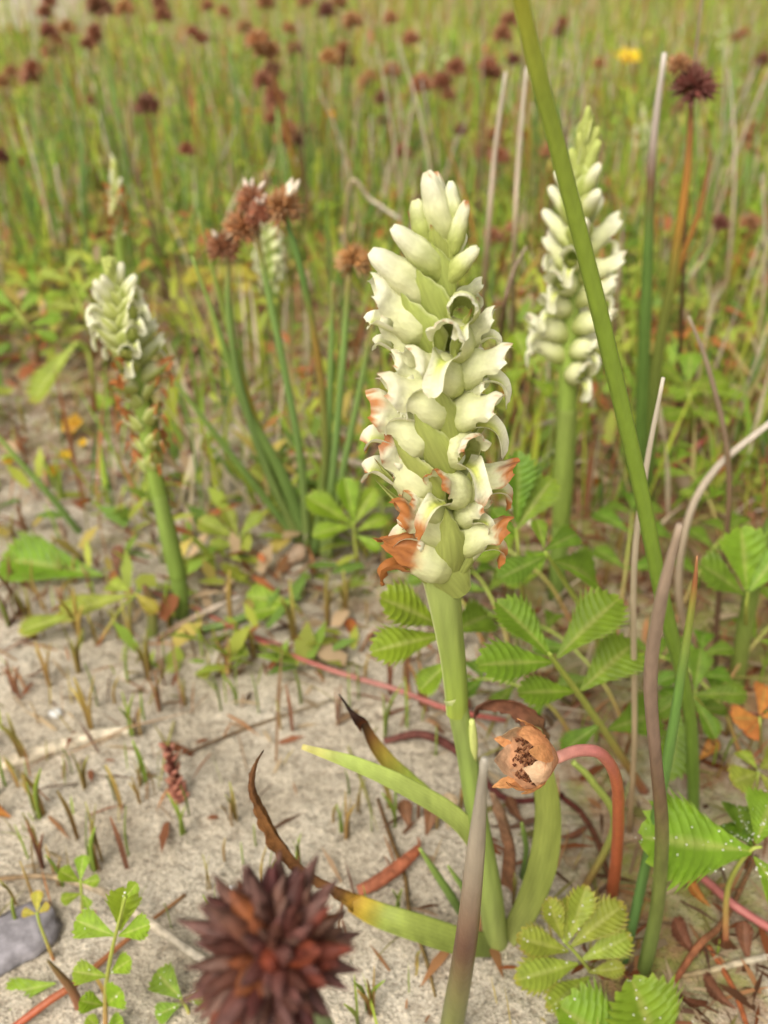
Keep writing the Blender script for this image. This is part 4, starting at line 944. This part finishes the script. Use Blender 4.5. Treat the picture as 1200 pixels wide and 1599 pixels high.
lying('twig', 'pale straw leaning across behind the rush tuft', 'twig', [(540, 520), (545, 300, 70), (580, 315, 66), (625, 345, 60)], [5, 7, 7, 5], S_STRAW)
for P, wv, cc, lb in [
    ([(238, 990), (238, 960), (232, 930), (225, 915)], [18, 17, 15, 9], ramp([(0, (.2, .24, .06)), (1, (.16, .08, .04))]), 'short cut green stalk beside the soft orchid'),
    ([(725, 1425), (705, 1400), (680, 1362), (656, 1325)], [14, 15, 12, 5], S_GREEN, 'short bright grass blade left of orchid foot'),
    ([(745, 1430), (725, 1390), (712, 1370), (700, 1352)], [12, 10, 8, 4], S_GREEN, 'tiny grass blade beside the short bright blade'),
    ([(815, 1370), (822, 1330), (818, 1300), (815, 1285)], [9, 9, 8, 5], S_GREEN, 'small green sprout behind the orchid foot'),
    ([(905, 1395), (960, 1290), (925, 1220), (895, 1190)], [12, 13, 12, 9], ramp([(0, (.25, .1, .05)), (.3, (.24, .28, .06)), (1, (.28, .34, .07))]), 'bent yellow-green leaf stalk behind the pink stalk'),
    ([(262, 1240), (268, 1210), (280, 1180), (285, 1170)], [5, 5, 5, 3], S_BROWN, 'short brown stub beside the red bud scale'),
    ([(125, 1570), (112, 1545), (92, 1520), (75, 1500)], [16, 14, 10, 4], ramp([(0, (.25, .10, .05)), (1, (.16, .12, .04))]), 'brown pointed shoot at the bottom left'),
    ([(98, 340+60), (120, 380), (95, 300), (88, 258)], [7, 7, 6, 4], S_STRAW, 'pale dry stem beside the small pale orchid spike'),
    ]:
    rush(lb, P, wv, cc, name='grass_shoot', cat='shoot')

# curled dead leaves on the ground
r_ = random.Random(91)
DL = {'dead': ('curled dark brown dead leaf scrap on the ground litter', 'dark dead leaf scraps'), 'tan': ('pale tan dry leaf scrap on the ground litter', 'tan leaf scraps'), 'orange': ('small orange fallen leaf scrap on the ground litter', 'orange leaf scraps')}
DM = {c: leaflet_mesh('dead_leaf', LC[c], 7, .55, 7, -.45, .15, .55) for c in DL}
for (x, y, px, c) in [(430, 888, 46, 'tan'), (455, 900, 40, 'dead'), (500, 878, 34, 'tan'), (410, 905, 34, 'dead'), (520, 1000, 40, 'dead'), (470, 985, 34, 'dead'), (560, 1010, 36, 'orange'), (1130, 1455, 60, 'dead'), (1090, 1500, 56, 'dead'), (1170, 1510, 52, 'dead'), (1110, 1420, 40, 'orange'), (1150, 1580, 60, 'dead'), (1060, 1555, 46, 'dead'), (1190, 1420, 40, 'tan'), (830, 900, 50, 'dead'), (900, 720, 50, 'dead'), (930, 760, 46, 'orange'), (960, 740, 40, 'tan'), (870, 1310, 44, 'dead'), (910, 1340, 40, 'tan'), (820, 1290, 40, 'dead'), (700, 1300, 46, 'tan'), (665, 1310, 50, 'dead'), (640, 1300, 38, 'dead'), (680, 1340, 34, 'tan'), (1090, 1190, 36, 'orange'), (1150, 1110, 40, 'dead'), (760, 890, 44, 'dead'), (780, 930, 40, 'dead'), (40, 1060, 40, 'dead'), (20, 1280, 44, 'orange'), (180, 900, 40, 'dead'), (240, 690, 30, 'dead'), (130, 790, 34, 'orange'), (1020, 820, 44, 'dead'), (1080, 790, 44, 'tan'), (1180, 820, 40, 'dead')]:
    b = PG(x, y)+V((0, 0, .0006)); a = r_.uniform(0, 6.28); L_ = wid(px, b)*1.25
    o = inst('dead_leaf', DM[c], None, frame(b, b+V((math.cos(a), math.sin(a), r_.uniform(-.05, .25)))*L_, (r_.uniform(-.4, .4), r_.uniform(-.4, .4), 1), 1, 1))
    tag(o, DL[c][0], 'dead leaf', DL[c][1])

# red bud scale, white shell bits, grey stone, yellow flowers
def red_scale():
    base = PG(280, 1245); t = thing('fallen_flower_spike', 'small upright crimson scaly spike standing on the sand', 'flower spike', base)
    P = spline([base-V((0, 0, .001)), base+V((-.0006, .001, .004)), PY(262, 1168, base.y*1.0)], 12)
    mb = MB(); sweep(mb, P, vals([.0008, .0012, .0010, .0006], 12), MAROON, ROUND); mb.build('stem', M_DRY, t)
    r_ = random.Random(5); m = MB(); floret_into(m, Matrix.Identity(4), 3, 1, True, 1)
    bm = MB()
    n = 8
    for s, k in [(0, .2), (.3, 1), (.65, .9), (1, .1)]:
        for j in range(n):
            a = 2*math.pi*j/n; bm.v.append((s, .32*k*math.cos(a), .22*k*math.sin(a))); bm.c.append(lerp((.46, .14, .10), (.64, .30, .21), s))
    for i in range(3):
        for j in range(n): a, b = i*n+j, i*n+(j+1) % n; bm.f.append((a, b, b+n, a+n))
    me = bm.mesh('scale', M_SEPAL)
    for i in range(26):
        u = i/25; p = P[min(11, int(u*11))]; a = i*2.4; d = V((math.cos(a)*.7, math.sin(a)*.7, .75)).normalized()
        inst('scale', me, t, frame(p, p+d*(.0034-.0010*u), (0, 0, 1), 1, 1, t.location))
red_scale()
def pebble(name, label, cat, px, py, sx, sy, sz, col, mat, seed, rz=0, group=None):
    base = PG(px, py); mb = MB(); r_ = random.Random(seed); nu, nv = 14, 9
    ofs = V((r_.random()*9, r_.random()*9, r_.random()*9))
    for j in range(nv+1):
        for i in range(nu):
            a, b = 2*math.pi*i/nu, math.pi*j/nv
            d = V((math.cos(a)*math.sin(b), math.sin(a)*math.sin(b), math.cos(b)))
            k = 1+.35*mnoise.noise(d*1.6+ofs)
            mb.v.append(V((d.x*sx*k*.5, d.y*sy*k*.5, (d.z*.5+.32)*sz*k))); mb.c.append(sc(col, 1+.15*r_.uniform(-1, 1)))
    for j in range(nv):
        for i in range(nu): a, b = j*nu+i, j*nu+(i+1) % nu; mb.f.append((a, a+nu, b+nu, b))
    o = bpy.data.objects.new(name, mb.mesh(name, mat)); COL.objects.link(o); o.location = base; o.rotation_euler = (0, 0, rz); tag(o, label, cat, group); return o
pebble('shell_fragment', 'white shell fragment on open sand near the thick straw', 'shell', 88, 1116, .0030, .0026, .0014, (.62, .62, .61), M_SHELL, 3)
pebble('shell_fragment', 'white shell fragment near the yellow flowers at left', 'shell', 156, 748, .0036, .0034, .002, (.62, .62, .60), M_SHELL, 4)
pebble('stone', 'flat grey weathered stone at bottom left edge', 'stone', 22, 1475, .017, .012, .0045, (.26, .24, .26), M_STONE, 8, .7)
pebble('shell_fragment', 'small pale fragment beside the sprouts near the curled brown tip', 'shell', 362, 1388, .0012, .0011, .0007, (.55, .56, .56), M_SHELL, 5)
def yellow_flower(label, px, py, dpx, h, seed, col=(.62, .40, .02), group=None):
    c = PG(px, py, h); base = on_ground(c.x, c.y); t = thing('yellow_flower', label, 'flower', base, group)
    mb = MB(); sweep(mb, spline([base-V((0, 0, .001)), c], 6), [.0004]*6, (.2, .22, .05), prof_round(6)); mb.build('stem', M_STEM, t)
    R = wid(dpx/2, c); r_ = random.Random(seed); nr = V((r_.uniform(-.3, .3), -.45, .9)).normalized()
    U = nr.cross(V((1, 0, 0))).normalized(); W = nr.cross(U)
    pm = MB(); nu, nv = 6, 6
    for i in range(nu+1):
        u = i/nu; ww = .42*tab([(0, .3), (.6, 1), (.9, .7), (1, .25)], u)
        for k in range(nv+1):
            v = -1+2*k/nv; pm.v.append((u, v*ww, .25*u*u+.12*v*v)); pm.c.append(lerp((.55, .22, .02), col, sm(0, .5, u)))
    for i in range(nu):
        for k in range(nv): a = i*(nv+1)+k; pm.f.append((a, a+nv+1, a+nv+2, a+1))
    me = pm.mesh('petal', M_PETAL)
    for k in range(5):
        a = k*2*math.pi/5+seed; d = U*math.cos(a)+W*math.sin(a); inst('petal', me, t, frame(c, c+d*R, nr, 1, 1, t.location))
    mb = MB(); sweep(mb, [c-nr*R*.05, c+nr*R*.10, c+nr*R*.2], [R*.2, R*.28, R*.1], (.55, .26, .02), prof_round(8)); mb.build('flower_centre', M_HEAD, t)
yellow_flower('orange-yellow flower open on the sand near the soft orchid', 114, 665, 40, .004, 1, (.62, .36, .03))
for i, (x, y, d) in enumerate([(102, 712, 20), (84, 737, 26), (130, 692, 16), (14, 718, 22)]):
    yellow_flower('tiny yellow flower bud low on the sand at left', x, y, d, .003, 2+i, group='tiny yellow flowers on sand')
yellow_flower('bright yellow flower far back in the meadow', 980, 92, 42, .045, 9, (.72, .52, .02))
yellow_flower('small orange flower far back behind the rushes', 517, 180, 16, .04, 10, (.62, .30, .02))

# ------------------------------------------------------------------ flowering rushes standing behind
HP = [(75,50,30),(105,45,30),(78,82,28),(48,122,36),(155,12,44),(150,52,32),(195,15,34),(255,25,30),(315,62,26),(230,167,40),(145,158,22),(325,10,22),(395,60,26),(418,82,44),(424,112,34),(460,78,26),(452,46,24),(415,4,30),(475,5,26),(510,18,30),(550,35,34),(515,92,34),(541,96,30),(570,130,27),(597,155,28),(612,112,32),(658,134,38),(690,130,36),(443,218,34),(463,220,28),(482,205,26),(292,235,28),(785,55,32),(770,116,34),(803,95,22),(628,240,30),(780,246,36),(755,236,34),(853,240,24),(906,195,24),(770,370,32),(800,358,26),(1166,215,24),(1178,237,18),(1126,350,30),(1172,350,34),(642,62,30),(430,152,36),(425,186,30),(2,245,26),(530,4,28),(610,30,26),(70,20,26),(425,165,28),(720,205,22),(700,150,26),(350,20,24),(5,130,26),(140,70,30),(600,190,22),(1060,170,20),(935,100,22),(870,50,22),(1150,60,20),(1190,95,26)]
r_ = random.Random(31)
HLB = [('slim rush with a single round brown seed head in the blurred meadow', 'round brown headed rushes'), ('slim rush with a single rust-red seed head in the blurred meadow', 'rust headed rushes'), ('slim rush with a double brown seed head in the blurred meadow', 'double brown headed rushes'), ('slim rush with a double rust-red seed head in the blurred meadow', 'double rust headed rushes'), ('slim rush with a very dark seed head in the blurred meadow', 'dark headed rushes')]
for i, (x, y, px) in enumerate(HP):
    s = r_.uniform(.0120, .0138); d = FPX*s/px
    c = PD(x, y, d)
    if c.z < gz(c.x, c.y)+.035: c = PG(x, y, .05); s = wid(px, c)
    b = on_ground(c.x+r_.uniform(-.10, .10)*c.z, c.y+r_.uniform(-.03, .06))
    t = thing('rush', HLB[i % 5][0], 'rush', b, HLB[i % 5][1])
    sp = spline([b-V((0, 0, .002)), b.lerp(c, .5)+V((r_.uniform(-.004, .004), 0, 0)), c], 9)
    mb = MB(); sweep(mb, sp, vals([.0011, .0010, .0007], 9), [SG, S_ORANGE, SG, S_GREEN][i % 4], prof_round(6)); mb.build('stem', M_STEM, t)
    inst('seed_head', HEADS[i % 5], t, Matrix.Translation(c-t.location) @ Matrix.Rotation(r_.uniform(0, 6), 4, 'Z') @ Matrix.Scale(s/.92, 4))
# leafless rush stems and dry stems, each its own thing
stem_t = {}
def stem_mesh(k, col):
    if (k, col) in stem_t: return stem_t[(k, col)]
    r_ = random.Random(k*7+1); mb = MB()
    bx, by = r_.uniform(-.16, .16), r_.uniform(-.12, .12)
    P = spline([V((0, 0, -.02)), V((bx*.25, by*.2, .35)), V((bx*.7, by*.7, .7)), V((bx*1.4, by*1.4, 1.0))], 10)
    sweep(mb, P, vals([.0095, .0095, .008, .006, .0015], 10), {'g': SG, 'd': S_GREEN, 's': S_STRAW, 'o': S_ORANGE, 't': S_GREYTIP, 'b': S_BROWN}[col], prof_round(6))
    stem_t[(k, col)] = mb.mesh('rush', M_STEM); return stem_t[(k, col)]
LBL = {'g': ('green leafless rush stem in the blurred meadow', 'green rush stems behind'), 'd': ('dark green rush stem in the blurred meadow', 'dark green rush stems behind'), 's': ('pale dry straw-coloured rush stem in the meadow', 'dry rush stems behind'), 'o': ('rush stem turning orange in the blurred meadow', 'orange rush stems behind'), 't': ('green rush stem with silvery dead tip in the meadow', 'silver-tipped rush stems behind'), 'b': ('brown dead rush stem in the blurred meadow', 'brown rush stems behind')}
r_ = random.Random(41); made = 0
while made < 190:
    x, y = r_.uniform(-120, 1320), r_.choice([r_.uniform(250, 480), r_.uniform(300, 620), r_.uniform(180, 330)])
    if y > 480 and (x < 470 or 560 < x < 760): continue
    if y > 540 and x < 560: continue
    b = PG(x, y)
    left = x < 620
    col = r_.choice('ggddgstob' if left else 'ggsotdbss')
    h = r_.uniform(.06, .13); wv = h*r_.uniform(.8, 1.15)*.95
    if b.y < .3: h *= .75
    o = inst('rush', stem_mesh(r_.randrange(6), col)); o.location = b; o.rotation_euler = (0, 0, r_.uniform(0, 6.28)); o.scale = (.095, .095, h)
    hc = 'short' if h < .075 else ('tall' if h > .105 else 'middling')
    tag(o, hc+' '+LBL[col][0], 'rush', hc+' '+LBL[col][1]); made += 1

# ------------------------------------------------------------------ seedlings on the sand
def sprout_mesh(k, cols):
    r_ = random.Random(k*3+2); mb = MB()
    for j in range(r_.choice([1, 1, 2, 3])):
        a = r_.uniform(0, 6.28); ln = r_.uniform(.65, 1.0); q = r_.uniform(.05, .32); o = V((r_.uniform(-.1, .1), r_.uniform(-.1, .1), 0))*(j > 0)
        P = spline([o+V((0, 0, -.12)), o+V((math.cos(a)*q*.2, math.sin(a)*q*.2, ln*.5)), o+V((math.cos(a)*q, math.sin(a)*q, ln))], 7)
        sweep(mb, P, vals([.036, .048, .042, .012], 7), ramp([(0, cols[0]), (.4, cols[0]), (1, cols[1])]), BLADE, (math.cos(a+2), math.sin(a+2), .3), depth=1.3)
    return mb.mesh('grass_sprout', M_BLADE)
SPC = {'green': ((.22, .30, .04), (.34, .46, .06)), 'olive': ((.30, .20, .06), (.36, .36, .07)), 'rust': ((.22, .10, .05), (.34, .16, .07)), 'ochre': ((.36, .22, .07), (.52, .38, .09)), 'red': ((.34, .16, .10), (.46, .26, .15))}
SPM = {c: [sprout_mesh(k+10*i, SPC[c]) for k in range(5)] for i, c in enumerate(SPC)}
SPL = {'green': 'tiny green grass sprout on the bare sand', 'olive': 'tiny olive grass sprout with brown foot on sand', 'rust': 'tiny rust-brown dead sprout on the bare sand', 'ochre': 'tiny ochre yellow sprout on the bare sand', 'red': 'tiny red sprout on the bare sand'}
r_ = random.Random(51); made = 0
fixed = [(345, 1110, 62, 'green', 2), (372, 1095, 50, 'green', 1), (205, 1150, 60, 'green', 3), (225, 1125, 50, 'green', 0), (130, 1230, 60, 'olive', 2), (190, 1260, 70, 'ochre', 3), (250, 1110, 60, 'rust', 1), (540, 1310, 70, 'ochre', 0), (520, 1285, 50, 'olive', 0), (585, 1590, 80, 'ochre', 0), (560, 1600, 70, 'green', 1), (268, 1450, 60, 'green', 0), (330, 1390, 50, 'olive', 1), (680, 1180, 60, 'green', 2), (600, 1150, 80, 'green', 1), (440, 1140, 50, 'olive', 0), (370, 1280, 60, 'olive', 2), (60, 1130, 60, 'ochre', 1), (30, 1090, 50, 'rust', 2), (120, 1050, 70, 'olive', 2), (30, 1230, 60, 'ochre', 1), (530, 1130, 60, 'rust', 1), (470, 1100, 60, 'green', 2), (560, 1090, 60, 'green', 0)]
def put_sprout(x, y, px, c, k):
    b = PG(x, y); o = inst('grass_sprout', SPM[c][k % 5]); s = wid(px, b)*1.55
    o.location = b; o.rotation_euler = (0, 0, r_.uniform(0, 6.28)); o.scale = (s*.68, s*.68, s)
    tag(o, SPL[c], 'sprout', '%s sprouts on the sand' % c)
for a in fixed: put_sprout(*a)
while made < 300:
    q = r_.random()
    if q < .55: x, y = r_.uniform(-10, 720), r_.uniform(960, 1600)
    elif q < .75: x, y = r_.uniform(-10, 330), r_.uniform(640, 1000)
    else: x, y = r_.uniform(780, 1210), r_.uniform(640, 1500)
    n = mnoise.noise(V((x*.006, y*.008, 2.2)))
    if q < .55:
        keep = .50+n*.9-.30*sm(1250, 1600, y)+.25*(x < 260 and y < 1320)
        if r_.random() > keep: continue
    c = r_.choice(['green', 'green', 'olive', 'olive', 'rust', 'ochre', 'ochre', 'green'] if y > 950 else ['green', 'rust', 'red', 'ochre', 'olive', 'green'])
    put_sprout(x, y, r_.uniform(40, 85) if q < .55 else r_.uniform(24, 50), c, r_.randrange(5)); made += 1

# ------------------------------------------------------------------ uncountable stuff: litter, moss bits, meadow grass
def scatter_obj(name, P, A, L, W, Hh, C, label_kind='stuff'):
    """flat or standing slivers as one mesh. P base (n,3), A direction (n,3), L length, W half width, Hh sideways (n,3), C colours (n,3)"""
    n = len(P)
    mid = P+A*(L*.5)[:, None]+np.array([0, 0, 1.0])*(L*.06)[:, None]; tip = P+A*L[:, None]
    v = np.stack([P-Hh*(W*.6)[:, None], P+Hh*(W*.6)[:, None], mid+Hh*W[:, None], mid-Hh*W[:, None], tip], 1).reshape(-1, 3)
    b = np.arange(n)*5
    q = np.stack([b, b+1, b+2, b+3], 1); tr = np.stack([b+3, b+2, b+4], 1)
    me = bpy.data.meshes.new(name)
    me.vertices.add(len(v)); me.vertices.foreach_set('co', v.astype(np.float32).ravel())
    loops = np.concatenate([q.ravel(), tr.ravel()]); me.loops.add(len(loops)); me.loops.foreach_set('vertex_index', loops.astype(np.int32))
    me.polygons.add(2*n); st = np.concatenate([np.arange(n)*4, 4*n+np.arange(n)*3]); me.polygons.foreach_set('loop_start', st.astype(np.int32))
    me.update(calc_edges=True); me.validate()
    a = me.color_attributes.new('Col', 'FLOAT_COLOR', 'POINT')
    cc = np.concatenate([np.repeat(C, 5, axis=0), np.ones((n*5, 1))], 1).astype(np.float32); a.data.foreach_set('color', cc.ravel())
    me.materials.append(M_STUFF); o = bpy.data.objects.new(name, me); COL.objects.link(o); o['kind'] = 'stuff'; return o
def unit(a): return a/np.linalg.norm(a, axis=1)[:, None]
def vnoise(x, y, s, k): return np.array([mnoise.noise(V((a*s, b*s, k))) for a, b in zip(x, y)])
def pick(cols, n, p=None):
    i = rng.choice(len(cols), n, p=p); c = np.array(cols)[i]; return c*rng.uniform(.75, 1.25, (n, 1))
# litter lying on the ground
def litter():
    n = 26000
    y = rng.uniform(-.03, 1.0, n)**1.0; y = np.where(rng.random(n) < .6, rng.uniform(-.03, .35, n), rng.uniform(.1, 1.2, n))
    x = rng.uniform(-1, 1, n)*(.10+.5*(y+.095))
    nz = vnoise(x, y, 28, 4.4); 
    dens = .03+.75*np.clip((y-.03+np.clip(x-.005, 0, 1)*2.2-np.clip(-x-.02, 0, 1)*.3)/.16, 0, 1)+nz*.40
    dens += .6*np.exp(-(((x+.005)/.03)**2+((y-.105)/.02)**2))
    k = rng.random(n) < dens; x, y = x[k], y[k]; n = len(x)
    z = np.array([gz(a, b) for a, b in zip(x, y)])
    az = rng.uniform(0, 2*np.pi, n); el = rng.uniform(-.05, .35, n)
    A = np.stack([np.cos(az)*np.cos(el), np.sin(az)*np.cos(el), np.sin(el)], 1)
    Hh = np.stack([-np.sin(az), np.cos(az), rng.uniform(-.5, .5, n)], 1)
    L = rng.uniform(.002, .011, n)*(1+y); W = rng.uniform(.00012, .00050, n)*(1+y)*np.where(rng.random(n) < .12, 2.2, 1)
    C = pick([RUST, BROWN, (.30, .20, .12), (.42, .32, .20), (.30, .12, .06), (.16, .09, .06), (.40, .20, .09), (.24, .22, .07), (.44, .34, .22)], n)
    scatter_obj('plant_litter', np.stack([x, y, z+.0004], 1), A, L, W, Hh, C)
litter()
def dead_stems():
    n = 2600
    y = rng.uniform(.04, .75, n); x = rng.uniform(-1, 1, n)*(.08+.5*(y+.095))
    k = rng.random(n) < .35+.5*np.clip((y-.07)/.1, 0, 1); x, y = x[k], y[k]; n = len(x)
    z = np.array([gz(a, b) for a, b in zip(x, y)])
    az = rng.uniform(0, 2*np.pi, n); el = np.abs(rng.normal(.15, .35, n))
    A = np.stack([np.cos(az)*np.cos(el), np.sin(az)*np.cos(el), np.sin(el)], 1)
    Hh = np.stack([-np.sin(az), np.cos(az), .4+0*az], 1)
    L = rng.uniform(.008, .035, n); W = rng.uniform(.00015, .00042, n)*(1+.6*y)
    C = pick([(.44, .24, .16), (.50, .40, .28), (.40, .14, .09), (.52, .44, .34), (.36, .22, .12), (.30, .28, .08)], n)
    scatter_obj('dead_stems', np.stack([x, y, z+.0005], 1), A, L, W, Hh, C)
dead_stems()
def seedlings():
    n = 3200
    y = rng.uniform(-.03, .5, n); x = rng.uniform(-1, 1, n)*(.09+.5*(y+.095))
    nz = vnoise(x, y, 30, 1.4)
    k = rng.random(n) < .22+nz*.8+.35*np.clip((y-.08)/.1, 0, 1)+.3*((x < -.03) & (y > .0)); x, y = x[k], y[k]; n = len(x)
    z = np.array([gz(a, b) for a, b in zip(x, y)])
    az = rng.uniform(0, 2*np.pi, n); el = rng.normal(1.25, .22, n)
    A = np.stack([np.cos(az)*np.cos(el), np.sin(az)*np.cos(el), np.sin(el)], 1)
    a2 = rng.uniform(0, 6.28, n); Hh = np.stack([np.cos(a2), .5*np.sin(a2), 0*a2], 1)
    L = rng.uniform(.004, .012, n)*(1+1.6*np.clip(y, 0, 1)); W = rng.uniform(.00016, .00034, n)*(1+y)
    C = pick([(.34, .42, .06), (.30, .40, .05), (.44, .34, .09), (.34, .17, .08), (.44, .22, .10), (.36, .32, .09)], n)
    scatter_obj('seedlings', np.stack([x, y, z-.0004], 1), A, L, W, Hh, C)
seedlings()
# low broad-leaved ground cover behind
def cover():
    n = 36000
    y = .07+1.5*rng.random(n)**1.7; x = rng.uniform(-1, 1, n)*(.10+.52*(y+.095))
    nz = vnoise(x, y, 9, 8.8)
    dens = np.clip((y-.13+np.clip(x, 0, 1)*1.0-np.clip(-x-.02, 0, 1)*.4)/.25, 0, 1)*.80+nz*.8-.04
    k = rng.random(n) < dens; x, y, nz = x[k], y[k], nz[k]; n = len(x)
    z = np.array([gz(a, b) for a, b in zip(x, y)])
    az = rng.uniform(0, 2*np.pi, n); el = rng.uniform(.0, .9, n)
    A = np.stack([np.cos(az)*np.cos(el), np.sin(az)*np.cos(el), np.sin(el)], 1)
    Hh = np.stack([-np.sin(az), np.cos(az), rng.uniform(-.4, .4, n)], 1)
    L = rng.uniform(.004, .011, n)*(1+.7*y); W = L*rng.uniform(.12, .26, n)
    h = rng.uniform(.0, .020, n)*np.clip(y/.3, .3, 1)
    C = pick([(.27, .40, .06), (.40, .44, .07), (.16, .26, .05), (.35, .43, .07), (.48, .38, .10), (.42, .15, .06), (.50, .36, .22)], n, [.20, .25, .10, .16, .10, .13, .06])
    scatter_obj('ground_cover', np.stack([x, y, z+h], 1), A, L, W, Hh, C)
cover()
# fine meadow grass behind
def meadow():
    n = 34000
    y = .14+3.7*rng.random(n)**2.0; x = rng.uniform(-1, 1, n)*(.14+.55*(y+.095))
    nz = vnoise(x, y, 5, 6.6)
    k = rng.random(n) < np.clip(.58+nz*1.0-.45*np.clip((.36-y)/.2, 0, 1)*(x < .03)-.5*((x < -.30*y) & (y > 1.5)), 0, 1); x, y, nz = x[k], y[k], nz[k]; n = len(x)
    z = np.array([gz(a, b) for a, b in zip(x, y)])
    az = rng.uniform(0, 2*np.pi, n); el = rng.normal(1.25, .22, n)
    A = np.stack([np.cos(az)*np.cos(el), np.sin(az)*np.cos(el), np.sin(el)], 1)
    az2 = rng.uniform(0, 2*np.pi, n); Hh = np.stack([np.cos(az2), np.sin(az2)*.4, 0*az], 1)
    L = rng.uniform(.018, .075, n)*np.clip(.6+.5*y, .6, 1.6); W = rng.uniform(.0004, .0010, n)*(1+.6*y)
    C = pick([(.25, .39, .05), (.40, .45, .055), (.13, .24, .05), (.33, .43, .06), (.60, .51, .37), (.40, .17, .08), (.46, .37, .16)], n, [.19, .23, .13, .14, .12, .11, .08])
    scatter_obj('meadow_grass', np.stack([x, y, z-.001], 1), A, L, W, Hh, C)
meadow()
